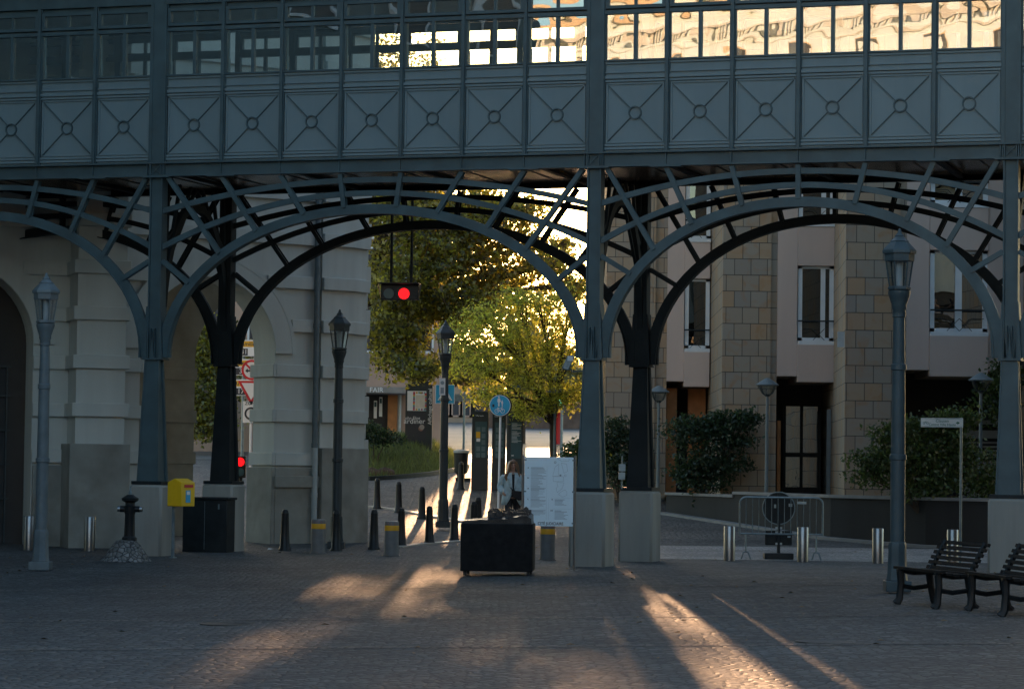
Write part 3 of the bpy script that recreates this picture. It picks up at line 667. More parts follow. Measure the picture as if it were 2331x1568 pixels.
# ------------------------------------------------------------------ retaining wall
RW = thing('retaining_wall', (4.2, 73, 0), 'low dark concrete planter wall with pale coping before the sandstone building', 'wall')
wp = [(4.15-4.2, 0), (5.6-4.2, -4.2), (7.4-4.2, -9.6), (9.2-4.2, -12.2), (13-4.2, -15)]
mb = MB(); mk = MB()
for (x0, y0), (x1, y1) in zip(wp, wp[1:]):
    L_ = math.hypot(x1-x0, y1-y0); ux, uy = (x1-x0)/L_, (y1-y0)/L_; nx, ny = -uy*.15, ux*.15
    zz = 1.08 if x0 > 1 else 1.0
    mb.prism([(x0,y0),(x1,y1),(x1+2*nx,y1+2*ny),(x0+2*nx,y0+2*ny)], 0, zz, 'xy')
    mk.prism([(x0-nx*.3,y0-ny*.3),(x1-nx*.3,y1-ny*.3),(x1+2.3*nx,y1+2.3*ny),(x0+2.3*nx,y0+2.3*ny)], zz+.002, zz+.07, 'xy')
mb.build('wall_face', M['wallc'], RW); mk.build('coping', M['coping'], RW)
mb = MB(); mb.add([(4.3,73.4,.9),(5.6,69.1,.9),(7.6,63.8,.9),(9.4,61.3,.9),(13.2,58.5,.9),(20,60,.9),(20,80,.9),(4.3,80,.9)], [tuple(range(8))])
tag(mb.build('planting_bed', M['earth']), kind='structure')
kerb('kerb', [(4.0,72.2),(5.45,68.2),(7.2,63.0),(9.0,60.4),(13,57.4)], .25, .06, M['coping'])

# ------------------------------------------------------------------ foliage
def leaf_mesh(name, mtl, P, size, parent=None, asp=.6, up=.0, droop=0):
    n = len(P); a = RNG.normal(size=(n,3)); a[:,2] = a[:,2]*(1-droop)-droop; a /= np.linalg.norm(a, axis=1)[:,None]
    b = RNG.normal(size=(n,3)); b -= (b*a).sum(1)[:,None]*a; b /= np.linalg.norm(b, axis=1)[:,None]
    s = size*(.6+.8*RNG.random(n))[:,None]
    nrm = np.cross(a, b)
    V = np.stack([P-a*s*.5, P+b*s*asp*.5+nrm*s*.08, P+a*s*.5, P-b*s*asp*.5+nrm*s*.08], 1).reshape(-1, 3)
    me = bpy.data.meshes.new(name); me.vertices.add(4*n); me.vertices.foreach_set('co', V.ravel())
    me.loops.add(4*n); me.loops.foreach_set('vertex_index', np.arange(4*n, dtype=np.int32))
    me.polygons.add(n); me.polygons.foreach_set('loop_start', np.arange(0, 4*n, 4, dtype=np.int32)); me.polygons.foreach_set('loop_total', np.full(n, 4, dtype=np.int32))
    me.update(); me.validate(); me.materials.append(mtl); o = bpy.data.objects.new(name, me); col.objects.link(o)
    if parent: o.parent = parent
    return o
def clump_pts(cl, per, sig):
    out = []
    for (cx, cy, cz, rx, ry, rz, m_) in cl:
        u = RNG.normal(size=(m_,3)); u /= np.linalg.norm(u, axis=1)[:,None]; rad = RNG.random(m_)**.45
        c = u*rad[:,None]*np.array([rx,ry,rz])+np.array([cx,cy,cz])
        k = np.maximum(3, (per*(.4+1.2*RNG.random(m_))).astype(int))
        for ci, ki in zip(c, k): out.append(ci+RNG.normal(size=(ki,3))*sig*np.array([1.2,1.2,.7]))
    return np.concatenate(out)
def tree(name, base, label, leafm, cl, per, sig, size, trunk, tr, cat='tree', group=None, asp=.6, nb=1.0):
    T = thing(name, base, label, cat, group)
    t = MB(); top = Vector((.15, 0, trunk)); t.tube([(0,0,-.2),(.03,0,trunk*.35),(.0,.05,trunk*.7),top], [tr*1.25, tr, tr*.9, tr*.75], 8)
    for (cx, cy, cz, rx, ry, rz, m_) in cl:
        e = Vector((cx, cy, cz)); st = Vector((.02,0,trunk*random.uniform(.6,1))); mid = st.lerp(e, .5)+Vector((0,0,.25*rz))
        t.tube([st, mid, e], [tr*.5, tr*.33, tr*.14], 6)
        for k in range(int(4*nb)):
            q = e+Vector((random.uniform(-rx,rx), random.uniform(-ry,ry), random.uniform(-rz,rz)))*.75
            t.tube([mid.lerp(e, random.random()), e.lerp(q,.5)+Vector((0,0,.1)), q], [tr*.2, tr*.14, tr*.05], 5)
    t.build('trunk', M['bark'], T); leaf_mesh('crown', leafm, clump_pts(cl, per, sig), size, T, asp)
    return T
def rel(px, py, Y, base): 
    p = at(px, py, Y); return (p.x-base.x, p.y-base.y, p.z-base.z)
b = foot(900, 88); b.x = -5.0; b.z = zg(b.x, 88)
def C(px, py, Y, rx, ry, rz, m_): return (*rel(px, py, Y, b), rx, ry, rz, m_)
tree('plane_tree', b, 'large dark green plane tree rising beside the arcade corner', M['plane_leaf'],
     [C(900,520,86,1.6,2.2,1.5,116), C(960,640,85,1.6,1.8,1.5,116), C(1050,560,87,1.7,2.2,1.4,116), C(890,700,84,.9,1.6,1.2,68), C(910,800,84,.9,1.3,1.0,68), C(960,840,83,.7,1.2,.5,33), C(1120,620,87,1.3,1.8,1.1,68), C(860,400,88,2.2,2.5,2.0,107), C(980,300,88,2.2,2.5,1.8,100), C(850,150,88,2.4,2.5,2.2,100), C(1000,470,88,1.9,2.2,1.2,92), C(780,300,89,2.6,2.5,2.6,61), C(1100,510,87,1.3,1.8,.7,90), C(1060,690,86,1.0,1.5,.7,60), C(1170,470,88,1.1,1.6,.5,50), C(1245,600,87,.9,1.5,.5,38), C(1300,655,86,.8,1.4,.4,26), C(1280,560,88,.5,1.2,.25,10), C(1180,545,88,.9,1.4,.6,33), C(1010,720,86,1.1,1.4,.8,46)],
     38, .19, .15, 6.5, .28)
b = foot(1256, 79.5)
tree('honey_locust', b, 'yellow green backlit tree with slender dark trunk by the info board', M['locust_leaf'],
     [C(1150,760,78,1.1,1.5,.6,110), C(1080,830,77,.9,1.4,.5,80), C(1230,700,79,.9,1.5,.5,75), C(1290,735,79,.6,1.2,.35,30), C(1050,770,77,.6,1.2,.5,45), C(1240,790,79,.8,1.2,.5,50), C(1190,850,78,1.1,1.3,.5,90), C(1290,810,79,.9,1.3,.5,30), C(1100,720,78,.6,1.2,.4,40), C(1280,900,79,.8,1.2,.45,70), C(1110,900,77,.7,1.2,.35,55), C(1200,930,79,.8,1.2,.35,55), C(1300,670,80,.5,1.1,.3,10), C(1180,680,79,.6,1.1,.4,35)],
     23, .15, .105, 2.9, .10, asp=.42, nb=2.2)
b = foot(1180, 118); b.z = zg(b.x, 118)
tree('roadside_tree', b, 'sunlit tree far along the road behind the slender tree', M['far_leaf'],
     [C(1150,700,118,2.6,3,1.6,60), C(1210,810,116,1.6,3,1.6,60), C(1250,850,116,1.2,3,1.2,40), C(1330,880,117,1.4,3,1,40), C(940,840,112,2.2,2,.9,55), C(1030,835,112,1.4,2,.7,34), C(1090,850,112,.8,2,.5,16)], 20, .4, .34, 5, .25)  # later clusters are hidden foliage added to break up the left sunlight
b = foot(420, 100)
tree('street_tree', b, 'green street tree seen through the tall stone arch', M['plane_leaf'],
     [C(470,800,100,1.0,1.5,1.3,80), C(465,900,100,1.1,1.5,1.2,80), C(430,850,100,1.2,1.5,2,70), C(520,850,101,1.0,1.5,1.4,50), C(480,970,100,.8,1.2,.5,35)], 36, .25, .16, 6, .16)
# far wood on the rise
cl = [(x, RNG.uniform(190,215), 3.5+RNG.uniform(1.5,4)+.05*max(0,-x), 5, 4, 2.5, 60) for x in range(-40, 44, 5)]
tag(leaf_mesh('far_wood', M['far_leaf'], clump_pts(cl, 12, .9), .9), 'distant wooded slope rising beyond the street', 'wood', kind='stuff')
def bush(name, px, py, Y, label, mtl, cl, base_y, per=24, sig=.12, size=.095, group=None):
    p = at(px, py, Y); base = Vector((p.x, Y, base_y)); T = thing(name, base, label, 'bush', group)
    c2 = [(at(a, b_, Y+dy).x-base.x, dy, at(a, b_, Y+dy).z-base_y, rx*1.08, ry, rz*1.05, int(m_*.68)) for a, b_, dy, rx, ry, rz, m_ in cl]
    t = MB()
    for q in c2: t.tube([(0,0,-.1),(q[0]*.4,q[1]*.4,q[2]*.5),(q[0],q[1],q[2])], [.03,.022,.01], 5)
    for q in list(c2):
        for _ in range(11):
            an = random.uniform(0, 2*PI); e = (q[0]+math.cos(an)*q[3]*random.uniform(.9,1.7), q[1]+random.uniform(-.2,.2), q[2]+abs(math.sin(an))*q[5]*random.uniform(.7,1.5))
            t.tube([(q[0],q[1],q[2]),e], [.008,.004], 4); c2.append((*e, .11,.10,.05,random.choice((1,2,4))))
    t.build('stems', M['bark'], T); leaf_mesh('foliage', mtl, clump_pts(c2, per, sig), size, T); return T
bush('shrub', 1600, 1120, 71, 'bushy dark green shrub before the first sandstone pier', M['bush_leaf'], [(1600,1020,0,.55,.5,.55,60),(1570,985,0,.35,.4,.3,35),(1640,980,0,.45,.4,.25,40),(1670,955,0,.3,.3,.12,18),(1580,1075,0,.4,.4,.4,40),(1650,1060,0,.35,.4,.25,30),(1610,1100,0,.55,.5,.3,50),(1680,1010,0,.2,.2,.12,10)], .9)
bush('shrub', 2090, 1150, 61, 'wide loose shrub behind the tall right lantern post', M['laurel'], [(2080,1040,0,.7,.5,.45,80),(2010,1045,0,.4,.4,.3,40),(2150,1000,0,.45,.4,.35,50),(2080,985,0,.5,.4,.2,40),(2200,1080,0,.5,.4,.4,50),(2100,1110,0,.8,.4,.3,80),(1985,1090,0,.3,.3,.2,22),(2180,960,0,.2,.3,.2,15),(2250,1110,0,.3,.3,.2,22)], .9)
bush('shrub', 1410, 1120, 76, 'upright dark hedge bush between the middle columns', M['bush_leaf'], [(1405,1050,0,.3,.5,.6,50),(1400,990,0,.28,.4,.3,30),(1425,1080,0,.3,.4,.4,35),(1380,1040,0,.2,.4,.5,25)], .8)
bush('shrub', 1312, 1060, 62, 'small yellow green shrub just left of the middle column foot', M['laurel'], [(1322,1045,0,.16,.3,.25,22),(1310,1065,0,.15,.3,.2,14),(1318,1090,0,.16,.3,.25,18)], .1)
bush('shrub', 2290, 900, 64, 'climbing green shrub at the far right by the end column', M['laurel'], [(2270,930,0,.25,.3,.5,30),(2290,870,0,.2,.3,.4,20)], .9)
bush('shrub', 852, 1000, 86, 'dark clipped bush at the stone corner above the grass', M['bush_leaf'], [(850,995,0,.35,.4,.25,40),(880,1000,0,.25,.3,.12,20)], 1.5)

# ------------------------------------------------------------------ grass bank
def bank(px, t):               # t 0 front edge .. 1 back
    pass
E1 = [(838,1093),(880,1091),(930,1087),(980,1082),(1030,1074),(1062,1064)]
fr = [gpt(*p) for p in E1]
kerb('kerb', fr, .18, .12, M['dkmetal'])
mb = MB(); vs = []; hs = (.02,.3,.75,1.0,1.1)
for i, (x, y) in enumerate(fr):
    f_ = 1 if i < 4 else (.5 if i == 4 else .15)
    for k in range(5):
        dy = k*1.9; vs.append((x-.15*k, y+.12+dy, zg(x, y+dy)+hs[k]*f_*.9))
mb.add(vs, [(i*5+k, i*5+k+1, i*5+6+k, i*5+5+k) for i in range(len(fr)-1) for k in range(4)], True)
tag(mb.build('grass_bank', M['earth']), kind='structure')
VS = np.array(vs).reshape(len(fr), 5, 3); n = 16000
i_ = RNG.integers(0, len(fr)-1, n); k_ = RNG.integers(0, 4, n); a_ = RNG.random(n)[:,None]; b_ = RNG.random(n)[:,None]
P = (VS[i_,k_]*(1-a_)+VS[i_+1,k_]*a_)*(1-b_)+(VS[i_,k_+1]*(1-a_)+VS[i_+1,k_+1]*a_)*b_
ln = .08+.2*RNG.random(n)**2; lean = RNG.normal(size=(n,2))*.35; ang = RNG.random(n)*2*PI; wv = .012
V = np.zeros((n,3,3)); V[:,0] = P; V[:,1] = P; V[:,2] = P
V[:,0,0] -= wv*np.cos(ang); V[:,1,0] += wv*np.cos(ang); V[:,0,1] -= wv*np.sin(ang); V[:,1,1] += wv*np.sin(ang); V[:,2,2] += ln; V[:,2,:2] += lean*ln[:,None]; V[:,:2,2] -= .02
me = bpy.data.meshes.new('grass'); me.from_pydata(V.reshape(-1,3).tolist(), [], np.arange(3*n).reshape(-1,3).tolist()); me.materials.append(M['grass'])
go = bpy.data.objects.new('grass', me); col.objects.link(go); tag(go, 'rough long grass on the sloping verge', 'grass', kind='stuff')
def rock(px, py, r, label):
    x, y = gpt(px, py); mb = MB(); mb.ball((0,0,r*.6), r*1.25, r, r*.8, 12, 8)
    o = mb.build('rock', M['rock'], loc=(x, y+.4, zg(x, y)))
    for v in o.data.vertices: v.co *= 1+random.uniform(-.12,.12)
    tag(o, label, 'rock', 'rocks on the grass verge')
rock(878,1089,.24,'larger brown boulder on the grass verge edge'); rock(846,1090,.24,'brown boulder half hidden by the stone corner pier')

# ------------------------------------------------------------------ lantern posts
def lantern_post(loc, label, body):
    T = thing('street_lamp', loc, label, 'street lamp', 'lantern posts on the plaza')
    p = MB(); p.box(-.17,.17,-.17,.17,0,.14); p.lathe([(.15,.14),(.135,.2),(.12,.55),(.125,.6),(.11,.66)], 8)
    p.build('base', body, T, .01)
    p = MB(); p.lathe([(.10,.66),(.10,1.75),(.115,1.76),(.115,1.82),(.098,1.83),(.09,2.95),(.105,2.96),(.105,3.03),(.088,3.04),(.078,3.66),(.09,3.67),(.085,3.76),(.10,3.78),(.10,3.83),(.13,3.92),(.15,3.98),(.15,4.02)], 10)
    p.build('post', body, T)
    h = MB(); h.lathe([(.13,4.02),(.155,4.04),(.155,4.07),(.135,4.08)], 6, smooth=False); n = 6
    for k in range(6):
        a = 2*PI*k/6; h.tube([(.13*math.cos(a),.13*math.sin(a),4.07),(.195*math.cos(a),.195*math.sin(a),4.52)], .011, 5)
    h.lathe([(.20,4.42),(.205,4.52),(.205,4.525)], 6, smooth=False)
    hd = h.build('lantern', body, T)
    h = MB(); h.lathe([(.225,4.52),(.23,4.56),(.215,4.58),(.12,4.68),(.125,4.69),(.10,4.71),(.06,4.75),(.065,4.76),(.03,4.80),(.018,4.85),(.001,4.86)], 6, smooth=False); h.build('cap', body, hd)
    h = MB(); h.lathe([(.122,4.08),(.187,4.42)], 6, smooth=False); h.f = h.f[:-2]; h.sm = h.sm[:-2]; h.build('glass', M['lglass'], hd)
    h = MB(); h.lathe([(.045,4.08),(.05,4.4),(.03,4.43)], 10); h.build('lamp_tube', M['white'], hd)
    return T
LH = 4.8
def lampat(px, base_y, Y): 
    p = at(px, base_y, Y); return (p.x, Y, p.z)
lantern_post(lampat(92,1297,44.9), 'pale grey lantern post in front of the dark left arch', M['lampl'])
lantern_post(lampat(765,1248,55.8), 'dark lantern post standing against the arcade corner pier', M['lamp'])
lantern_post(lampat(1008,1200,64.4), 'dark lantern post among the bollards with a small sticker sign', M['lamp'])
lantern_post(lampat(2042,1345,36.8), 'tall near lantern post beside the slatted benches', M['lampm'])
st = MB(); p = at(1007, 880, 64.25); st.box(-.07,.07,-.01,0,-.2,.2); S_ = thing('notice_plate', (p.x, p.y-.03, p.z), 'small white notice plate strapped to the lantern post', 'notice'); st.build('plate', M['signw'], S_)
st = MB(); st.disc((0,.09), .045, -.014, -.011, 14); st.box(-.04,.04,-.014,-.011,-.16,-.02); st.build('notice_print', M['ink'], S_)

# pole-top bowl lamps
def bowl_lamp(loc, H, label, r=.27):
    T = thing('bowl_lamp', loc, label, 'street lamp', 'bowl shaped lamps on poles')
    p = MB(); p.tube([(0,0,0),(0,0,H-.3)], [.05,.035], 8); p.build('pole', M['lampl'], T)
    p = MB(); p.lathe([(.05,H-.33),(.14,H-.28),(r*.85,H-.13),(r*.9,H-.08)], 14); p.build('bowl', M['lglass'], T)
    p = MB(); p.lathe([(r*1.05,H-.08),(r*1.08,H-.06),(r*.55,H+.04),(.05,H+.10),(.01,H+.11)], 14); p.build('cap', M['lampl'], T)
    p = MB(); p.lathe([(.06,H-.36),(.06,H-.3)], 8); p.ring((0,0),.0,.0,0,0,4)
    for k in range(4):
        a = PI/4+k*PI/2; p.tube([(.05*math.cos(a),.05*math.sin(a),H-.34),(.17*math.cos(a),.17*math.sin(a),H-.27),(r*.95*math.cos(a),r*.95*math.sin(a),H-.08)], .012, 5)
    p.build('cage', M['lamp'], T); return T
def bl(px, py_top, Y, base, label): 
    p = at(px, py_top, Y); bowl_lamp((p.x, Y, base), p.z-base-.1, label)
bl(1264, 880, 79, zg(1.2,79), 'bowl lamp on a thin pole in front of the yellow green tree')
bl(1747, 861, 68.5, .9, 'bowl lamp on a pole against the middle sandstone pier')
bl(1500, 878, 74, .7, 'bowl lamp half hidden behind the middle rear column')
bl(2233, 849, 62.5, .9, 'bowl lamp standing in front of the dark shopfront recess')

# ------------------------------------------------------------------ bollards
def black_bollard(loc, label):
    if 'blk' not in first:
        p = MB(); p.lathe([(.125,0),(.125,.03),(.10,.06),(.085,.35),(.07,.70),(.072,.71),(.072,.735),(.066,.74),(.06,.78),(.04,.805),(.012,.81)], 14)
        o = p.build('bollard', M['black'], loc=loc); first['blk'] = o
    else:
        o = first['blk'].copy(); col.objects.link(o); o.location = loc
    return tag(o, label, 'bollard', 'black tapered bollards')
BL = [(648,1252,54.1,'black tapered bollard standing alone before the arch pier'),
 (765,1252,54.4,'black tapered bollard directly in front of the arcade corner lantern post'),
 (851,1245,55.5,'black tapered bollard just left of the second orange banded bollard'),
 (913,1238,57.5,'black tapered bollard just right of the second orange banded bollard'),
 (977,1233,59,'black tapered bollard left of the lantern post foot on the near kerb'),
 (1034,1229,60.6,'black tapered bollard right of the lantern post foot'),
 (858,1163,73,'black tapered bollard farthest left on the pavement edge by the stone corner'),
 (907,1170,71.3,'black tapered bollard in the middle of the far kerb row'),
 (960,1181,68.8,'black tapered bollard at the right of the far kerb row casting a long shadow'),
 (1049,1112,80,'black tapered bollard beside the litter bin'),
 (1078,1205,62,'black tapered bollard showing left behind the bronze relief'),
 (1088,1195,64,'black tapered bollard showing right behind the bronze relief')]
for x, y, Y, lab in BL:
    p = at(x, y, Y); black_bollard((p.x, Y, zg(p.x, Y)), lab)
def ring_bollard(loc, label):
    T = thing('banded_bollard', loc, label, 'bollard', 'retractable bollards with orange bands')
    p = MB(); p.lathe([(.16,0),(.16,.015),(.137,.016),(.137,.47)], 20); p.build('body', M['greybol'], T)
    p = MB(); p.lathe([(.138,.47),(.139,.475),(.139,.565),(.138,.57)], 20); p.build('band', M['orange'], T)
    p = MB(); p.lathe([(.137,.57),(.137,.62),(.13,.645),(.10,.655),(.02,.657)], 20); c = p.build('cap', M['greybol'], T)
    p = MB()
    for k in range(5): a = -PI/2+(-.9+.45*k); p.ball((.137*math.cos(a),.137*math.sin(a),.605), .007,.007,.007,6,4)
    p.build('led', M['red'], c)
for x, Y, lab in ((724,52.8,'grey bollard with orange band in front of the drainpipe'), (891,52.1,'grey bollard with orange band between black bollards left of the bronze'), (1246,51,'grey bollard with orange band below the white site map board')):
    p = foot(x, Y); ring_bollard(p, lab)
def steel_bollard(loc, label):
    if 'ss' not in first:
        p = MB(); p.lathe([(.105,0),(.105,.64),(.10,.65),(.01,.652)], 20); o = p.build('steel_bollard', M['stainless'], loc=loc); first['ss'] = o
    else:
        o = first['ss'].copy(); col.objects.link(o); o.location = loc
    return tag(o, label, 'bollard', 'stainless steel bollards')
for x, Y, lab in ((65,52.4,'stainless bollard left of the pale lantern post'), (203,52.4,'stainless bollard between the pale lantern post and the hydrant'), (1660,51.6,'stainless bollard at the left end of the crowd barrier'), (1827,51.6,'stainless bollard at the right end of the crowd barrier'), (1998,51.4,'stainless bollard left of the near right lantern post'), (2168,51.2,'stainless bollard behind the slatted bench')):
    steel_bollard(foot(x, Y), lab)

# ------------------------------------------------------------------ hydrant, letterbox, cabinet
p = foot(287, 48.1); mb = MB(); prof = [(.46,0),(.40,.06),(.33,.16),(.24,.29),(.17,.36),(.05,.38)]
mb.lathe(prof, 24); tag(mb.build('cobbled_mound', cobble('mound_setts', (.12,.12,.115), (.24,.235,.225), .085, .6, 1.0, (.03,.03,.03)), loc=p), 'small mound of pale cobbles under the hydrant', 'mound')
H_ = thing('fire_hydrant', (p.x+.05, p.y, p.z+.36), 'black fire hydrant with silver caps on the cobbled mound', 'hydrant')
mb = MB(); mb.lathe([(.13,0),(.13,.05),(.095,.08),(.085,.45),(.10,.5),(.11,.6),(.085,.62),(.085,.66)], 14); mb.tube([(-.17,0,.55),(.17,0,.55)], .055, 10); mb.build('body', M['black'], H_)
mb = MB(); mb.lathe([(.08,.66),(.145,.70),(.15,.74),(.07,.79),(.06,.80)], 12); mb.build('bonnet', M['black'], H_)
mb = MB(); mb.lathe([(.03,.80),(.035,.83),(.012,.88),(.008,.92)], 8); mb.build('finial', M['galv'], H_)
for s in (-1, 1): mb = MB(); mb.tube([(s*.172,0,.55),(s*.215,0,.55)], .05, 10); mb.build('outlet_cap', M['stainless'], H_)
p = foot(393, 49.4); LB = thing('post_box', p, 'bright yellow post box on a thin steel post', 'post box', rz=R(-36))
mb = MB(); mb.tube([(0,0,0),(0,0,.95)], .03, 8); mb.box(-.05,.05,-.05,.05,0,.02); mb.build('post', M['galv'], LB)
mb = MB(); mb.prism([(-.17,.93),(.17,.93),(.17,1.36),(.0,1.43),(-.17,1.36)], -.02, .34, 'xz')
mb.xf = None; bx = mb.build('box', M['yellow'], LB, .012); bx.location = (.12, -.1, 0)
mb = MB(); mb.box(.171,.18,.06,.28,1.27,1.32); sl_ = mb.build('slot', M['red'], bx)
mb = MB(); mb.box(.171,.176,.10,.22,1.0,1.22); mb.build('label_plate', M['blue'], bx); mb = MB(); mb.box(.177,.179,.12,.20,1.14,1.2); mb.build('label_white', M['signw'], bx)
p = foot(474, 52.9); CB = thing('utility_cabinet', p, 'dark steel utility cabinet beside the yellow post box', 'cabinet', rz=-TH)
mb = MB(); mb.box(-.46,.46,-.2,.2,0,1.0); mb.build('body', M['dkmetal'], CB, .01); mb = MB(); mb.box(-.49,.49,-.23,.23,1.0,1.05); mb.build('lid', M['dkmetal'], CB, .01)
mb = MB(); mb.box(-.004,.004,-.204,-.2,.05,.97); mb.box(.28,.31,-.215,-.2,.82,.92); mb.build('door_fittings', M['galv'], CB)

# ------------------------------------------------------------------ bronze relief on plinth
p = foot(1133, 43.4); BM = thing('bronze_city_model', (p.x, 43.4+.3, p.z), 'dark bronze city relief model on a black block plinth', 'sculpture', rz=R(-3))
mb = MB(); mb.box(-.57,.57,-.45,.45,.07,.82); mb.build('plinth', M['plinthk'], BM, .015)
mb = MB(); mb.box(-.545,.545,-.42,.42,.821,.85)
rr_ = random.Random(3)
N_ = 15; gv = []
for j in range(N_):
    for i in range(N_):
        u, v = i/(N_-1), j/(N_-1); h = .86+.10*(1/(1+math.exp(-10*(u-.3))))*(.4+.6*v)+.05*math.exp(-((u-.9)**2)/.02)+rr_.uniform(-.012,.012)
        if u > .97: h -= .03
        gv.append((-.54+1.08*u, -.41+.82*v, h))
mb.add(gv, [(j*N_+i, j*N_+i+1, (j+1)*N_+i+1, (j+1)*N_+i) for j in range(N_-1) for i in range(N_-1)])
mb.add([(-.54,-.41,.85),(.54,-.41,.85)]+[g for g in gv[:N_]][::-1], [tuple(range(N_+2))]); mb.add([(.54,-.41,.85),(.54,.41,.85)]+[gv[j*N_+N_-1] for j in range(N_)][::-1], [tuple(range(N_+2))])
mb.build('relief', M['bronze'], BM)
mb = MB()
for k in range(46):
    x, y = rr_.uniform(-.15,.5), rr_.uniform(-.3,.38); a, b_ = rr_.uniform(.02,.07), rr_.uniform(.02,.06); z0 = .87; z1 = .95+.07*((y+.3)/.7)+rr_.uniform(0,.05)
    mb.box(x-a, x+a, y-b_, y+b_, z0, z1)
    if k % 3 == 0: mb.frus((x,y), a, b_, z1, .004, b_, z1+.03)
mb.build('model_houses', M['bronze'], BM)
mb = MB()
for sx in (-.5,.5):
    for sy in (-.38,.38): mb.box(sx-.025, sx+.025, sy-.025, sy+.025, 0, .069)
mb.build('feet', M['dkmetal'], BM)

# ------------------------------------------------------------------ site map board
p = at(1247, 1298, 45.6); IB = thing('site_map_board', (p.x, 45.6, 0), 'white site map board between two steel posts reading CITÉ JUDICIAIRE', 'sign board', rz=R(-1))
mb = MB(); zt = at(1247,1040,45.6).z; zb = at(1247,1197,45.6).z; hwid = .405
mb.box(-hwid, hwid, -.02, .0, zb, zt); PB = mb.build('panel', M['board'], IB)
for s in (-1, 1):
    mb = MB(); mb.tube([(s*(hwid+.028),.0,0),(s*(hwid+.028),.0,zt+.03)], .021, 10); mb.lathe([(.07,0),(.07,.012)], 12, (s*(hwid+.028),0,0)); mb.build('post', M['stainless'], IB)
    mb = MB()
    for z in (zb+.05,(zb+zt)/2,zt-.05): mb.box(s*hwid-.02, s*hwid+.03, -.024, .01, z-.012, z+.012)
    mb.build('clips', M['galv'], PB)
Hh = zt-zb
text('CITÉ JUDICIAIRE', .066, 'title', M['signk'], PB, (.035,-.023,zb+.042), sx=.88, bold=.0007)
mb = MB(); rr_ = random.Random(5)
def para(x, ztop, w_, n, head=2):
    for k in range(n): 
        z = ztop-k*.0175; l = w_*rr_.uniform(.45,1); t = .0042 if k < head else .0026; mb.box(x, x+l, -.0225, -.0202, z-t, z+t)
for zf, n, hd in ((.845,9,2),(.70,10,1),(.545,10,3),(.385,8,2),(.225,5,2)): para(-.30, zb+Hh*zf, .26, n, hd)
para(.10, zb+Hh*.385, .25, 6, 2); para(.10, zb+Hh*.225, .25, 9, 2)
for zf in (.73,.57,.41,.25): mb.box(-.395, -.035, -.0222, -.0202, zb+Hh*zf, zb+Hh*zf+.0016)
for zf in (.41,.25): mb.box(.03, .39, -.0222, -.0202, zb+Hh*zf, zb+Hh*zf+.0016)
mb.box(-.035,-.0335,-.0222,-.0202,zb+.1,zb+Hh*.87); mb.box(.0,.0015,-.0222,-.0202,zb+.1,zb+Hh*.41)
def seg(pl, closed=True):
    q = pl+[pl[0]] if closed else pl
    for a, b_ in zip(q, q[1:]): mb.bar((a[0],-.0212,a[1]), (b_[0],-.0212,b_[1]), .0032, .002, (0,1,0))
def bz(f): return zb+Hh*f
seg([(.06,bz(.72)),(.10,bz(.86)),(.16,bz(.90)),(.16,bz(.73))]); seg([(.20,bz(.92)),(.29,bz(.90)),(.31,bz(.80)),(.25,bz(.77))]); seg([(.07,bz(.65)),(.07,bz(.72)),(.24,bz(.72)),(.24,bz(.65))])
seg([(.13,bz(.64)),(.15,bz(.58)),(.12,bz(.55)),(.14,bz(.49)),(.22,bz(.545)),(.25,bz(.63))]); seg([(.16,bz(.46)),(.20,bz(.50)),(.27,bz(.53)),(.30,bz(.50)),(.30,bz(.45)),(.23,bz(.425))])
seg([(.13,bz(.98)),(.22,bz(.94)),(.33,bz(.95)),(.33,bz(.985))], False); mb.ring((.10,bz(.925)),.012,.02,-.0222,-.0202,12); mb.ring((.27,bz(.735)),.014,.018,-.0222,-.0202,12); mb.box(.175,.205,-.0222,-.0202,bz(.725),bz(.75))
mb.build('map_print', M['ink'], PB)
for s_, x, zf in (('JP',-.345,.84),('BC',-.345,.695),('CR',-.345,.54),('TL',-.345,.385),('JT',-.345,.225),('PL',.06,.385),('CW',.05,.225)):
    text(s_, .026, 'section_letters', M['inkd'], PB, (x,-.0225,bz(zf)), bold=.0008)

# ------------------------------------------------------------------ PERSON
PX = at(1168, 1057, 62.5); gz = zg(PX.x, 62.5)
PE = thing('person', (PX.x, 62.5, gz), 'person in a long pale blue blazer and dark trousers walking by the map board', 'person', rz=R(4))
k_ = 1.0
def skin_mesh(name, verts, edges, radii, mtl, parent, sub=2):
    me = bpy.data.meshes.new(name); me.from_pydata(verts, edges, []); o = bpy.data.objects.new(name, me); col.objects.link(o)
    o.modifiers.new('s', 'SKIN'); sv = me.skin_vertices[0].data
    for i, r in enumerate(radii): sv[i].radius = r if isinstance(r, tuple) else (r, r)
    sv[0].use_root = True; o.modifiers['s'].use_smooth_shade = True
    ss = o.modifiers.new('u', 'SUBSURF'); ss.levels = sub; ss.render_levels = sub
    dg = bpy.context.evaluated_depsgraph_get(); m2 = bpy.data.meshes.new_from_object(o.evaluated_get(dg)); bpy.data.objects.remove(o)
    m2.name = name; m2.materials.clear(); m2.materials.append(mtl); q = bpy.data.objects.new(name, m2); col.objects.link(q); q.parent = parent; return q
V_ = [(0,0,.93),(0,0,1.10),(0,-.0,1.28),(0,.01,1.40),(0,.01,1.47),(0,-.005,1.53),(0,-.01,1.60),(0,.0,1.67),
      (.09,0,.88),(.10,-.06,.50),(.10,.02,.09),(.10,-.10,.03), (-.09,0,.88),(-.10,-.16,.50),(-.10,-.12,.09),(-.10,-.24,.04),
      (.18,.01,1.38),(.24,.03,1.12),(.25,-.06,.90),(.25,-.09,.82), (-.18,.01,1.38),(-.27,.05,1.13),(-.22,-.13,.97),(-.17,-.19,.93)]
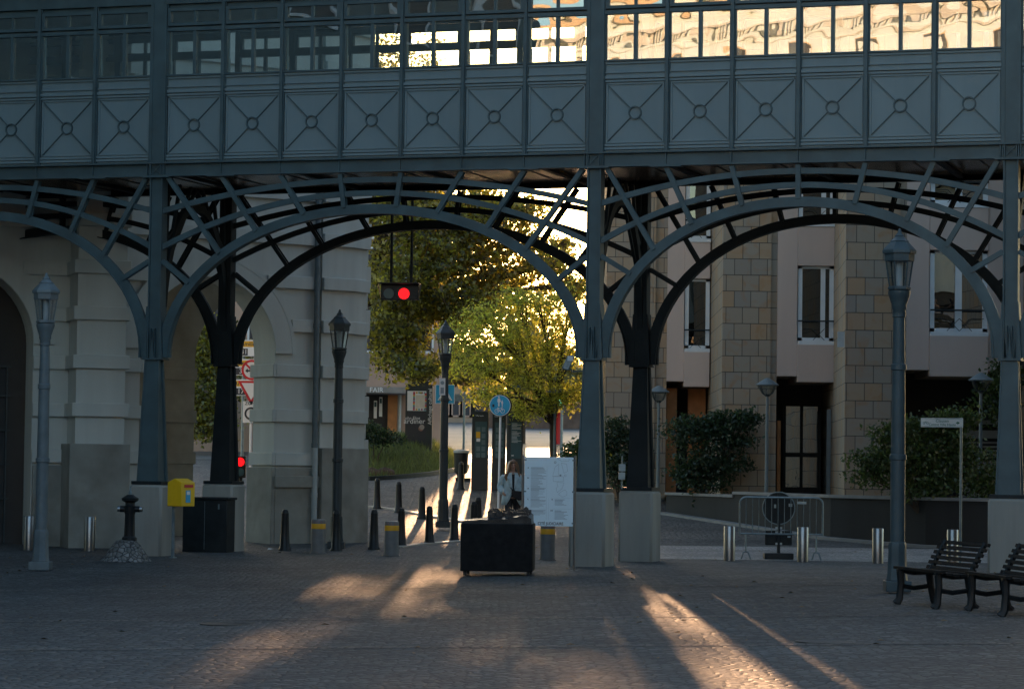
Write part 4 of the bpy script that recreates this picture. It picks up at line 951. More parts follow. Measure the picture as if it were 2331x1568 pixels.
E_ = [(0,1),(1,2),(2,3),(3,4),(4,5),(5,6),(6,7),(0,8),(8,9),(9,10),(10,11),(0,12),(12,13),(13,14),(14,15),(3,16),(16,17),(17,18),(18,19),(3,20),(20,21),(21,22),(22,23)]
Rr = [(.15,.11),(.125,.095),(.145,.10),(.09,.075),(.052,.052),(.055,.06),(.075,.095),(.065,.085),(.085,.085),(.06,.065),(.04,.045),(.04,.03),(.085,.085),(.06,.065),(.04,.045),(.04,.03),(.055,.055),(.042,.042),(.032,.032),(.035,.022),(.055,.055),(.042,.042),(.032,.032),(.035,.022)]
BODY = skin_mesh('body', V_, E_, Rr, M['skin'], PE)
def fingers(cx, cy, cz, dx, dz, parent):
    vs, es, rs = [], [], []
    for f_, (ox, l) in enumerate(((-.03,.06),(-.011,.075),(.009,.07),(.028,.055))):
        o = len(vs); vs += [(cx+ox*.3, cy+ox, cz), (cx+ox*.3+dx*l*.5, cy+ox, cz+dz*l*.5), (cx+ox*.3+dx*l, cy+ox-.01, cz+dz*l)]; es += [(o,o+1),(o+1,o+2)]; rs += [.009,.0085,.007]
    for j in range(4): skin_mesh('finger', vs[3*j:3*j+3], [(0,1),(1,2)], rs[3*j:3*j+3], M['skin'], parent, 1)
    skin_mesh('thumb', [(cx,cy-.035,cz+.03),(cx-dx*.02,cy-.06,cz),(cx-dx*.02,cy-.065,cz-.025)], [(0,1),(1,2)], [.011,.010,.008], M['skin'], parent, 1)
fingers(.25,-.10,.80,0,-1,BODY)
# face
fc = MB(); fc.ball((0,-.105,1.585), .011,.018,.02,8,6); fc.build('nose', M['skin'], BODY)
for s in (-1,1):
    e = MB(); e.ball((s*.030,-.092,1.615), .013,.008,.008,8,6); e.build('eye', M['inkd'], BODY)
    e = MB(); e.box(s*.032-.018, s*.032+.018, -.10,-.09,1.632,1.638); e.build('eyebrow', M['hair'], BODY)
e = MB(); e.ball((0,-.092,1.548), .024,.008,.007,8,6); e.build('mouth', mat('lips', (.35,.12,.11), .5), BODY)
# hair: cap shell and long locks
hr = MB(); n = 18; vs = []; rows = 9
for i in range(rows+1):
    t = (PI*.62)*i/rows
    for k in range(n):
        a = 2*PI*k/n; front = max(0, -math.sin(a)); zz = 1.625+.125*math.cos(t*(1-.42*front)); rxy = math.sin(t*(1-.42*front))
        vs.append((.092*rxy*math.cos(a), .012+.112*rxy*math.sin(a), zz))
hr.add(vs, [(i*n+k,(i+1)*n+k,(i+1)*n+(k+1)%n,i*n+(k+1)%n) for i in range(rows) for k in range(n)], True)
for s in (-1,1):
    for j in range(7):
        x0 = s*(.078+.004*j); y0 = -.045+.025*j; r2 = random.Random(j+10*s)
        hr.tube([(x0*.7,y0,1.70),(x0*1.08,y0-.01,1.62),(s*(.095+.01*j*.5),y0-.02,1.54),(s*(.115+.02*r2.random()),y0-.03*(j<3),1.45),(s*(.12+.03*r2.random()),y0-.05*(j<3),1.37),(s*(.105+.03*r2.random()),-.05*(j<3)+y0,1.28+.04*r2.random())], [.02,.026,.026,.025,.02,.006], 6)
if True:
    for j in range(5): hr.tube([(-.10,-.05-.008*j,1.50),(-.135-.01*j,-.10,1.38),(-.155-.012*j,-.115,1.26+.02*j)], [.022,.026,.008], 6)
hr.build('hair', M['hair'], PE)
# coat: open-front loft
ct = MB(); n = 26; rows_ = [(1.45,.085,.085,.20),(1.42,.15,.10,.30),(1.385,.215,.125,.36),(1.30,.225,.145,.34),(1.15,.215,.15,.26),(1.02,.225,.16,.16),(.95,.235,.165,.14),(.85,.25,.17,.30),(.72,.265,.18,.62)]
vs = []
for z, a, b_, g in rows_:
    for k in range(n+1):
        t = -PI/2+g+(2*PI-2*g)*k/n; vs.append((a*math.cos(t), b_*math.sin(t)+.005, z+.008*math.sin(3*t)))
ct.add(vs, [(i*(n+1)+k, i*(n+1)+k+1, (i+1)*(n+1)+k+1, (i+1)*(n+1)+k) for i in range(len(rows_)-1) for k in range(n)], True)
o = ct.build('coat', M['coat'], PE); so_ = o.modifiers.new('t', 'SOLIDIFY'); so_.thickness = .012
for s in (-1,1):
    lp = MB(); lp.prism([(s*.035,1.45),(s*.10,1.44),(s*.145,1.33),(s*.10,1.30),(s*.02,1.06)], -.172, -.155); lp.v = [(x, y+.06*max(0,(z-1.25))/.2, z) for x, y, z in lp.v]; lp.build('lapel', M['coat'], o)
skin_mesh('sleeve', [(.17,.01,1.385),(.225,.015,1.33),(.262,.04,1.12),(.262,-.05,.885)], [(0,1),(1,2),(2,3)], [.075,.082,.075,.062], M['coat'], o)
skin_mesh('sleeve', [(-.17,.01,1.385),(-.225,.015,1.33),(-.30,.05,1.11),(-.225,-.13,.975)], [(0,1),(1,2),(2,3)], [.075,.082,.08,.068], M['coat'], o)
tp = MB(); tp.lathe([(.06,1.44),(.12,1.40),(.17,1.25),(.16,1.05),(.17,.9)], 20); tp.v = [(x, y*.62, z) for x, y, z in tp.v]; tp.build('top', M['cloth'], PE)
skin_mesh('trousers', [(0,0,.96),(.09,0,.86),(.105,-.06,.50),(.105,.02,.12),(-.09,0,.86),(-.105,-.16,.50),(-.105,-.12,.12)], [(0,1),(1,2),(2,3),(0,4),(4,5),(5,6)], [(.165,.12),(.105,.105),(.09,.09),(.085,.085),(.105,.105),(.09,.09),(.085,.085)], M['cloth'], PE)
for s, y in ((1,-.06),(-1,-.2)): sh = MB(); sh.ball((s*.10,y,.045),.045,.125,.045,10,6); sh.build('shoe', M['signk'], PE)
HB = thing('handbag', (PX.x+.10, 62.27, gz+.93), 'small black shoulder bag worn at the waist of the person', 'bag', rz=R(4))
mb = MB(); mb.prism([(-.13,.06),(-.09,.12),(.10,.10),(.14,.02),(.12,-.09),(.04,-.11),(-.10,-.03)], -.05, .03); mb.build('pouch', M['cloth'], HB, .012)
mb = MB(); mb.tube([(-.09,-.01,.11),(-.17,.12,.2),(-.2,.22,.35)], .008, 5); mb.build('strap', M['cloth'], HB)

# ------------------------------------------------------------------ shared path sign
p = foot(1139, 70); p = Vector((at(1139,1000,70).x, 70, zg(0,70))); RS = thing('round_path_sign', p, 'round blue sign with pedestrians and bicycle on a white pole', 'road sign')
zc = at(1139, 923, 70).z-p.z
mb = MB(); mb.tube([(-.03,0,0),(0,0,zc)], .028, 8); mb.build('pole', M['signw'], RS)
mb = MB(); mb.disc((0,zc), .285, -.05, .05, 32); mb.build('casing', M['dkmetal'], RS)
mb = MB(); mb.disc((-.02,zc), .27, -.056, -.051, 32); fcx = mb.build('face', M['signw'], RS)
mb = MB(); mb.disc((-.02,zc), .255, -.060, -.057, 32); mb.build('blue_field', M['blue'], fcx)
mb = MB(); y0, y1 = -.064, -.061
def pic(x, z, s):
    mb.disc((x,z+.135*s), .028*s, y0, y1, 12); mb.prism([(x-.035*s,z+.10*s),(x+.035*s,z+.10*s),(x+.05*s,z+.0),(x+.025*s,z-.02*s),(x+.022*s,z-.14*s),(x-.022*s,z-.14*s),(x-.025*s,z-.02*s),(x-.05*s,z+.0)], y0, y1)
pic(-.05, zc+.10, .85); pic(.035, zc+.055, .5); mb.bar((-.02,-.0625,zc+.13),(.02,-.0625,zc+.09),.012,.003,(0,1,0))
for x in (-.10,.05): mb.ring((x,zc-.14), .045, .057, y0, y1, 20)
for a, b_ in (((-.10,-.14),(-.07,-.06)),((-.07,-.07),(.03,-.07)),((.03,-.07),(.05,-.14)),((-.07,-.07),(-.01,-.14)),((-.01,-.14),(.03,-.07)),((-.01,-.14),(-.10,-.14)),((.03,-.07),(.035,-.04)),((.015,-.04),(.055,-.04)),((-.095,-.055),(-.05,-.055))):
    mb.bar((a[0],-.0625,zc+a[1]),(b_[0],-.0625,zc+b_[1]),.012,.003,(0,1,0))
mb.build('pictogram', M['signw'], fcx)
mb = MB(); mb.box(-.215,-.165,-.066,-.061,zc-.04,zc+.03); mb.build('sticker', M['signk'], fcx)

# ------------------------------------------------------------------ totems, bin, kiosk, far signs
def totem(x0, x1, ytop, ybot, Y, label, kind):
    a, b_ = at(x0, ytop, Y), at(x1, ytop, Y); g = zg((a.x+b_.x)/2, Y); T = thing('info_totem', ((a.x+b_.x)/2, Y, g), label, 'totem', 'dark information totems')
    hw_ = (b_.x-a.x)/2; h = a.z-g; mb = MB(); mb.box(-hw_, hw_, -.09, .09, 0, h); mb.build('slab', M['totem'], T, .006)
    if kind == 'a':
        mb = MB(); mb.box(-hw_, -hw_+.09, -.091, .091, h, h+.55); mb.build('mast', M['totem'], T)
    mb = MB(); mb.box(-hw_*.62, hw_*.8, -.096, -.091, h*.42, h*.87); pn = mb.build('panel', M['totemp'], T)
    text('Ville haute', .055, 'heading', M['signw'], T, (-hw_*.1,-.094,h*.945))
    ink = M['ink']; mb = MB()
    if kind in 'ab':
        for r_i in range(5):
            for c_i in range(2):
                if kind == 'a' and c_i == 0 and r_i in (1,2): continue
                x = -hw_*.45+c_i*hw_*.62; z = h*(.80-.082*r_i); mb.box(x, x+hw_*.45, -.1, -.097, z-h*.06, z)
        mb.build('panel_print', mat('teal_print', (.10,.16,.18), .5), pn)
        if kind == 'a':
            q = MB(); q.box(-hw_*.5,.0,-.1,-.097,h*.66,h*.74); q.build('orange_picture', M['signy'], pn); q = MB(); q.box(-hw_*.45,.0,-.1,-.097,h*.615,h*.655); q.build('white_picture', M['signw'], pn)
    else:
        for r_i in range(15):
            if r_i in (5,): continue
            l = hw_*rr_.uniform(.7,1.35); z = h*(.855-.0165*r_i); mb.box(-hw_*.5, -hw_*.5+l, -.1, -.097, z-.010, z)
        mb.box(-hw_*.5,-hw_*.2,-.1,-.097,h*.45,h*.463); mb.build('panel_print', M['signw'], pn)
totem(1075,1113,936,1112,80,'dark totem with tall mast and orange picture farthest left','a')
totem(1121,1152,938,1114,80,'dark totem standing behind the round blue sign pole','b')
totem(1157,1191,937,1114,79.3,'dark totem with white text lines behind the person','c')
p = foot(1049, 83.5); LBn = thing('litter_bin', (p.x,83.5,zg(p.x,83.5)), 'dark round litter bin with pale rim beside the totems', 'bin')
mb = MB(); mb.box(-.16,.3,-.16,.16,0,.1); mb.lathe([(.12,.1),(.12,.2),(.2,.26),(.225,.85)], 16); mb.build('body', M['black'], LBn); mb = MB(); mb.lathe([(.235,.85),(.24,.87),(.235,.93),(.15,.95)], 16); mb.build('rim', M['pale'], LBn)
# poster kiosk
a, b_ = at(924,888,90), at(985,888,90); g = zg(a.x,90); KS = thing('poster_kiosk', ((a.x+b_.x)/2,90,g+.3), 'dark poster kiosk with colourful bill above a concert poster', 'kiosk'); hwk = (b_.x-a.x)/2; hk_ = at(950,878,90).z-g-.3; zb0 = at(950,1010,90).z-g-.3
mb = MB(); mb.box(-hwk,hwk,-.15,.15,-.5,hk_); mb.prism([(-hwk,hk_),(hwk,hk_),(hwk*.6,hk_+.18),(-hwk*.6,hk_+.18)],-.12,.12); mb.build('case', M['totem'], KS)
def kz(py): return at(950,py,90).z-g-.3
def kx(px): return at(px,950,90).x-(a.x+b_.x)/2
mb = MB(); mb.box(kx(927),kx(970),-.156,-.151,kz(1005),kz(937)); ps = mb.build('concert_poster', M['signk'], KS)
mb = MB(); mb.box(kx(927),kx(970),-.156,-.151,kz(935),kz(890)); cp_ = mb.build('bill', M['signw'], KS)
mb = MB(); mb.box(kx(946),kx(967),-.163,-.160,kz(929),kz(899)); mb.build('bill_sheet', mat('sheet', (.6,.55,.47), .6), cp_)
cols_ = [(.5,.05,.08),(.6,.35,.05),(.1,.3,.3),(.3,.08,.15),(.15,.35,.38)]
for ci, cc in enumerate(cols_):
    mb = MB(); rz_ = random.Random(ci)
    for k in range(7):
        q = (k*5+ci)
        if q < 5: xx, zz = 940+q*6, 892
        elif q < 10: xx, zz = 940+(q-5)*6, 930
        elif q < 20: xx, zz = 940, 895+(q-10)*3.8
        else: xx, zz = 966, 895+(q-20)*2.6
        mb.box(kx(xx),kx(xx+4.5),-.160+.0003*ci,-.157,kz(zz+4),kz(zz))
    mb.split('bill_tile', mat('tile', cc, .6), cp_)
text('ohn Eliot', .15, 'poster_text', M['signw'], ps, (kx(940),-.159,kz(952)), sx=.9); text('ardiner', .24, 'poster_text', M['signw'], ps, (kx(944),-.159,kz(959)), sx=.9)
mb = MB(); mb.disc((kx(959),kz(975)),.085,-.160,-.157,16); mb.build('poster_head', mat('poster_skin', (.28,.15,.11), .6), ps)
mb = MB(); mb.disc((kx(961),kz(972)),.085,-.163,-.161,12); mb.build('poster_hair', mat('poster_hair', (.35,.31,.28), .6), ps); ps.children[-1].scale = (1,1,1)
text('Affichage culturel', .17, 'side_text', M['signw'], KS, (kx(979),-.153,kz(925)), rot=(PI/2,-PI/2,0))
# crossing sign
p = at(1013,897,88); CS = thing('crossing_sign', (p.x,88,zg(p.x,88)), 'square blue pedestrian crossing sign behind the lantern post', 'road sign'); zc = p.z-zg(p.x,88)
mb = MB(); mb.tube([(0,.05,0),(0,.05,zc)], .03, 6); mb.build('pole', M['galv'], CS); mb = MB(); mb.box(-.31,.31,0,.02,-.31+zc,.31+zc); fcx = mb.build('plate', M['signw'], CS); mb = MB(); mb.box(-.29,.29,-.004,-.001,-.29+zc,.29+zc); mb.build('blue_field', M['blue'], fcx)
mb = MB(); mb.prism([(-.24,zc-.2),(.24,zc-.2),(0,zc+.22)],-.008,-.005); mb.build('triangle', M['signw'], fcx); mb = MB(); mb.disc((0,zc+.06),.03,-.012,-.009,10); mb.bar((0,-.0105,zc+.03),(0,-.0105,zc-.06),.05,.003,(0,1,0)); mb.bar((0,-.0105,zc-.05),(.06,-.0105,zc-.16),.025,.003,(0,1,0)); mb.bar((0,-.0105,zc-.05),(-.07,-.0105,zc-.16),.025,.003,(0,1,0)); mb.bar((-.18,-.0105,zc-.18),(.18,-.0105,zc-.18),.03,.003,(0,1,0)); mb.build('walker', M['signk'], fcx)
# grey sign back on pole
p = at(1057,905,92); GS = thing('sign_post', (p.x,92,zg(p.x,92)), 'galvanised pole with grey sign backs beyond the blue crossing sign', 'road sign'); zc = p.z-zg(p.x,92)
mb = MB(); mb.tube([(0,0,0),(0,0,zc+.2)], .04, 8); mb.build('pole', M['galv'], GS); mb = MB(); mb.box(-.35,.4,-.03,-.01,zc-.12,zc+.12); mb.build('sign_back', M['galv'], GS)
# finger post
p = at(1159,840,84); FP = thing('finger_post', (p.x,84,zg(p.x,84)), 'dark finger post with several direction blades above the totems', 'signpost'); zt_ = p.z-zg(p.x,84)
mb = MB(); mb.tube([(0,0,0),(0,0,zt_+.1)], .055, 8); mb.build('post', M['black'], FP)
for x0, x1, py in ((.05,.55,880),(.05,.55,902),(-.75,-.05,908),(.05,.3,855)):
    z = at(1159,py,84).z-zg(p.x,84); mb = MB(); mb.box(x0,x1,-.02,.02,z-.06,z+.06); mb.build('blade', M['totemp'] if x0 > 0 else M['black'], FP)
# red post, green signal
p = at(1269,985,118); RP = thing('red_post', (p.x,118,at(1269,990,118).z), 'red painted post by the far roadside', 'post'); mb = MB(); mb.lathe([(.18,-.6),(.18,.7),(.2,.72),(.2,.85),(.12,.98),(.02,1.02)], 12); mb.build('shaft', M['red'], RP); mb = MB(); mb.lathe([(.22,-.9),(.22,-.6)], 12); mb.build('foot', M['black'], RP)
p = at(1273,915,100); GL = thing('green_traffic_light', (p.x,100,zg(p.x,100)), 'small traffic light showing green beside the bowl lamp', 'traffic light'); zc = p.z-zg(p.x,100)
mb = MB(); mb.tube([(.1,.1,0),(.1,.1,zc+.4)], .05, 8); mb.build('pole', M['galv'], GL); mb = MB(); mb.box(-.14,.14,-.02,.16,zc-.2,zc+.5); mb.build('housing', M['black'], GL); mb = MB(); mb.disc((0,zc),.11,-.03,-.021,16); mb.build('green_lens', M['grnlamp'], GL)

# ------------------------------------------------------------------ hanging signal, camera on column
p = at(910, 665, 52.4); HS_ = thing('hanging_traffic_signal', p, 'red traffic signal hanging on two rods under the bridge', 'traffic light', rz=-TH*.3)
mb = MB(); mb.box(-.36,.36,-.02,.16,-.15,.15); mb.build('housing', M['black'], HS_, .01)
mb = MB(); mb.prism([(-.40,.15),(.40,.15),(.38,.17),(-.38,.17)],-.22,.16); mb.add([(-.36,-.02,-.15),(-.41,-.2,.15),(-.41,.1,.15),(-.36,.1,-.15)],[(0,1,2,3)]); mb.add([(.36,-.02,-.15),(.41,-.2,.15),(.41,.1,.15),(.36,.1,-.15)],[(0,1,2,3)]); mb.build('hood', M['black'], HS_)
mb = MB(); mb.disc((.085,-.03),.105,-.035,-.021,24); mb.build('red_lens', M['redlamp'], HS_); mb = MB(); mb.disc((-.21,-.03),.10,-.03,-.021,24); mb.build('dark_lens', M['totemp'], HS_)
zt_ = HG0+.05-p.z
for x in (-.18,.21): mb = MB(); mb.tube([(x,.08,.15),(x,.08,zt_)], .03, 6); mb.build('rod', M['black'], HS_)
p = at(1294, 826, 48.2); CC = thing('security_camera', p, 'grey floodlight shaped camera on an arm beside the middle column', 'camera')
mb = MB(); mb.prism([(-.12,-.10),(-.02,.12),(.08,.14),(.10,.08),(.0,-.14)], -.1, .12); mb.build('housing', M['galv'], CC, .015); mb = MB(); mb.box(-.02,.08,-.12,-.101,.03,.12); mb.build('lens_window', M['white'], CC)
mb = MB(); mb.tube([(0,0,-.08),(.06,.02,-.15),(.34,.1,-.13)], .018, 6); mb.tube([(.0,0,0),(0,0,-.09)], .025, 6); mb.build('arm', M['galv'], CC)
p = at(1418, 1075, 49.5); JB = thing('junction_box', (p.x,49.9,p.z), 'pair of small pale grey boxes beside the middle rear column', 'box')
mb = MB(); mb.box(-.06,.06,-.05,.05,.02,.15); mb.box(-.065,.055,-.05,.05,-.13,0); mb.build('boxes', M['pale'], JB, .008); mb = MB(); mb.tube([(0,.06,-.3),(0,.06,.3)], .015, 6); mb.build('conduit', M['galv'], JB)

# ------------------------------------------------------------------ barrier and round sign stand
p0 = foot(1683, 52.6); p1 = foot(1872, 52.6); cx = (p0.x+p1.x)/2; hwB = (p1.x-p0.x)/2
CBa = thing('crowd_barrier', (cx,52.6,0), 'galvanised crowd control barrier between two stainless bollards', 'barrier')
zt_ = at(1777,1132,52.6).z; zl = at(1777,1215,52.6).z; mb = MB(); r0 = .12; q = []
for k in range(5): a = PI-PI/2*k/4; q.append((-hwB+r0+r0*math.cos(a),0,zt_-r0+r0*math.sin(a)))
for k in range(5): a = PI/2-PI/2*k/4; q.append((hwB-r0+r0*math.cos(a),0,zt_-r0+r0*math.sin(a)))
mb.tube([(-hwB,0,zl-.03)]+q+[(hwB,0,zl-.03)], .019, 8); mb.tube([(-hwB,0,zl),(hwB,0,zl)], .017, 8); mb.build('frame', M['galv'], CBa)
mb = MB()
for k in range(1,13): x = -hwB+2*hwB*k/13; mb.tube([(x,0,zl),(x,0,zt_)], .008, 5)
mb.build('bars', M['galv'], CBa)
for x in (-hwB+.12, hwB-.12):
    mb = MB(); mb.tube([(x,0,zl),(x,0,.13)], .016, 6)
    for s in (-1,1): mb.tube([(x,0,.15),(x+s*.05,-.02,.13),(x+s*.09,-.05,0)], .017, 6)
    mb.build('foot', M['galv'], CBa)
mb = MB(); mb.box(hwB*.38,hwB*.6,-.025,-.021,zt_-.12,zt_-.07); mb.build('name_plate', M['pale'], CBa)
RSt = thing('round_sign_stand', (cx-.02,52.9,0), 'back of a round road sign on a stand behind the barrier', 'road sign')
zc = at(1773,1156,52.9).z; mb = MB(); mb.disc((0,zc),.31,0,.015,32); dsk = mb.build('disc', M['dkmetal'], RSt); mb = MB(); mb.ring((0,zc),.30,.32,-.008,.02,32); mb.build('rim', M['galv'], dsk)
mb = MB(); mb.box(-.03,.03,-.05,-.01,.12,zc+.28); mb.build('stem', M['dkmetal'], RSt)
for s in (-1,1):
    mb = MB(); mb.box(s*.14-.12,s*.14+.12,-.03,.02,.27,.55); mb.build('side_plate', M['dkmetal'], RSt, .02)
    mb = MB()
    for z in (.30,.52,.60): mb.box(s*.045-.02,s*.045+.02,-.06,-.05,z-.02,z+.02)
    mb.build('clamp', M['pale'], RSt)
mb = MB(); mb.box(-.09,-.05,-.006,-.002,zc+.0,zc+.07); mb.box(.19,.26,-.006,-.002,zc+.03,zc+.09); mb.box(.17,.23,-.04,-.031,.42,.45); mb.build('sticker', M['pale'], dsk)
mb = MB(); mb.box(-.28,.28,-.18,.2,0,.12); mb.build('weight', M['black'], RSt, .02)

# ------------------------------------------------------------------ direction sign (right)
p = foot(2186, 50.4); DS = thing('cycle_direction_sign', p, 'white cycle direction sign with green lettering on a slim pole', 'road sign', rz=R(-2))
zc = at(2140,962,50.4).z-p.z; mb = MB(); mb.tube([(0,0,0),(0,0,zc+.1)], .024, 8); mb.build('pole', M['galv'], DS)
xl_ = at(2096,962,50.4).x-p.x; mb = MB(); mb.box(xl_,.03,-.04,-.02,zc-.085,zc+.085); fcx = mb.build('plate', M['signw'], DS, .006)
G_ = mat('sign_green', (.02,.16,.11), .5, 0, 0)
text('Clausen', .075, 'lettering', G_, fcx, ((xl_)/2+.02,-.042,zc+.032)); text('Centre Ville Haute', .068, 'lettering', G_, fcx, ((xl_)/2+.02,-.042,zc-.035), sx=.95)
mb = MB(); mb.prism([(-.03,zc),(-.075,zc+.03),(-.075,zc+.01),(-.10,zc+.01),(-.10,zc-.01),(-.075,zc-.01),(-.075,zc-.03)],-.043,-.041)
for x in (xl_+.06,xl_+.12): mb.ring((x,zc-.01),.016,.022,-.043,-.041,12)
mb.bar((xl_+.06,-.042,zc-.01),(xl_+.1,-.042,zc+.025),.006,.002,(0,1,0)); mb.bar((xl_+.12,-.042,zc-.01),(xl_+.075,-.042,zc+.02),.006,.002,(0,1,0))
mb.box(xl_+.012,.012,-.0425,-.041,zc+.07,zc+.075); mb.box(xl_+.012,.012,-.0425,-.041,zc-.075,zc-.07); mb.build('symbols', G_, fcx)

# ------------------------------------------------------------------ benches
def bench(loc, rz, label):
    T = thing('park_bench', loc, label, 'bench', 'slatted wooden benches', rz)
    L2 = .76
    for k in range(5):
        s = MB(); x = -.38+.09*k; z = .44-.03*math.sin(PI*k/4)-.006*k; s.box(x-.038, x+.038, -L2, L2, z-.016, z+.016); s.build('seat_slat', M['wood'], T)
    for k in range(6):
        s = MB(); u = k/5; x = .03+.13*u+.05*u*u; z = .45+.31*u; s.bar((x,-L2,z),(x,L2,z),.03,.040,(.35,0,.94)); s.build('back_slat', M['wood'], T)
    for y in (-.62,.62):
        s = MB(); s.tube([(-.38,y,.42),(-.37,y,.25),(-.39,y,.06),(-.43,y,0)], [.05,.042,.045,.055], 6); s.tube([(.0,y,.40),(.02,y,.22),(.06,y,.05),(.10,y,0)], [.05,.042,.045,.055], 6); s.tube([(-.37,y,.22),(-.2,y,.19),(.02,y,.22)], .03, 6)
        s.tube([(-.42,y,.42),(-.2,y,.38),(.0,y,.39),(.06,y,.48),(.13,y,.62),(.22,y,.78)], .034, 6); s.build('leg', M['black'], T)
    return T
p = at(2130,1365,33.6); B1 = bench((p.x+.12, 33.4, zg(p.x,33.4)), R(13), 'dark slatted bench beside the near right lantern post')
p = at(2272,1400,32.2); dup(B1, (p.x+.16, 31.7, zg(p.x,31.7)), 'dark slatted bench cut off by the right edge of the picture', R(8))

# ------------------------------------------------------------------ background buildings
def facade(name, loc, rz, w_, h, d_, m_, label, rows, colsn, wz, wh, ww, trim=None, glass='wglass'):
    T = thing(name, loc, label, 'building', rz=rz); mb = MB(); mb.box(0, w_, 0, d_, -2, h); mb.build('walls', m_, T)
    for r_i in range(rows):
        for c_i in range(colsn):
            x = w_*(c_i+.5)/colsn; z = wz+r_i*(h-wz-.6)/rows
            W = MB(); W.box(x-ww/2-.08,x+ww/2+.08,-.06,-.002,z-.1,z); W.box(x-ww/2-.08,x-ww/2,-.06,-.002,z,z+wh); W.box(x+ww/2,x+ww/2+.08,-.06,-.002,z,z+wh); W.box(x-ww/2-.08,x+ww/2+.08,-.06,-.002,z+wh,z+wh+.1)
            o = W.build('window', trim or M['white'], T); W = MB(); W.box(x-ww/2,x+ww/2,-.03,-.004,z,z+wh); W.build('pane', M['signk'], o)
    mb = MB(); mb.box(-.2, w_+.2, -.35, d_, h, h+.3); mb.build('cornice', trim or m_, T); return T
# pink shop building left behind the tree
a = at(838,1000,104); FB = facade('shop_building', (a.x-9, 104, zg(-5,104)), 0, 9+at(1003,1000,104).x-a.x+.1, 11, 8, M['pinkw'], 'pink rendered shop building with grey canopy behind the plane tree', 3, 6, 3.9, 1.7, 1.0)
def fb(px, py, Y=104): q = at(px, py, Y); return q.x-FB.location.x, q.z-FB.location.z
x0, z0 = fb(843,880,101); x1, z1 = fb(936,895,101)
mb = MB(); mb.box(x0-4,x1,-3,0,z1,z0); cn = mb.build('canopy', mat('canopy_grey', (.22,.21,.20), .6), FB); text('FAIR', .26, 'shop_lettering', M['signw'], cn, (fb(857,888,101)[0],-3.02,fb(857,888,101)[1]), ext=.01)
mb = MB(); mb.box(x0-4, fb(884,900)[0], -.1, -.01, -1, z1); mb.build('shop_window', M['dark'], FB)
mb = MB(); mb.box(fb(884,900)[0],fb(905,900)[0],-.3,-.01,-1,z1); mb.build('timber_panel', M['orangebrick'], FB)
mb = MB(); mb.tube([(fb(911,900)[0],-.3,-1),(fb(911,900)[0],-.3,z1)],.06,8); mb.build('downpipe', M['pale'], FB)
for px, pw, py0, py1 in ((864,7,904,948),(852,7,912,952)):
    mb = MB(); mb.box(fb(px,900)[0],fb(px+pw,900)[0],-.2,-.11,fb(px,py1)[1],fb(px,py0)[1]); o = mb.build('window_poster', M['signw'], FB)
    mb = MB(); mb.box(fb(px+1,900)[0],fb(px+pw-1,900)[0],-.21,-.201,fb(px,py0+14)[1],fb(px,py0+3)[1]); mb.build('poster_block', M['totemp'], o)
a = at(1000,1000,150); facade('beige_house', (a.x, 150, zg(0,150)-1), 0, at(1098,1000,150).x-a.x, 3.2, 8, mat('beige_stone', (.36,.27,.20), .8, 0, .2, 1.5), 'low beige stone house beside the far road bend', 1, 4, 1.4, 1.0, .7, M['pinkw'])
# roadside wall
RWl = thing('roadside_wall', (2.5,140,zg(2,140)), 'weathered brown wall along the far road', 'wall'); mb = MB(); mb.box(-4,6,0,.4,-1,1.3); mb.build('wall_face', mat('old_wall', (.13,.09,.07), .9, 0, .3, 2), RWl); mb = MB(); mb.box(-4.1,6.1,-.05,.45,1.302,1.42); mb.build('coping', M['coping'], RWl)
# road lines
mb = MB(); mb.add([(x, y, zg(x,y)+.006) for y in (99,99.5) for x in (-6,-3,-1,.4)], [(0,1,5,4),(1,2,6,5),(2,3,7,6)]); mb.add([(x, y, zg(x,y)+.006) for y, xs in ((103.4,(-6,-3,-1,.4)),(104,(-6,-3,-1,.4))) for x in xs], [(0,1,5,4),(1,2,6,5),(2,3,7,6)])
tag(mb.build('road_marking', M['signw']), kind='structure')
# beyond the arch: street wall building
a = at(400,1000,120); facade('street_building', (a.x, 120, zg(-14,120)), 0, 9, 12, 8, mat('grey_glass_wall', (.16,.18,.19), .5, 0, .2), 'grey building across the street seen through the arch', 3, 5, 3.2, 1.8, 1.1)
a = at(430,1000,108); OW = thing('orange_wall', (a.x,108,zg(-12,108)), 'low orange brick wall seen through the arch', 'wall'); mb = MB(); mb.box(0,3.0,0,.3,-.5,1.0+.3); mb.build('wall_face', M['orangebrick'], OW); mb = MB(); mb.box(0,.5,.3,.6,-.5,3.0); mb.build('pier', M['orangebrick'], OW)
p = at(497,908,110); SL = thing('lit_shop_sign', p, 'glowing shop letters among the leaves beyond the arch', 'sign'); mb = MB(); mb.box(-.5,.7,.05,.1,-.3,.3); mb.build('backing', M['signk'], SL); text('dr.', .5, 'lit_letters', M['neon'], SL, (0,0,0), ext=.02)
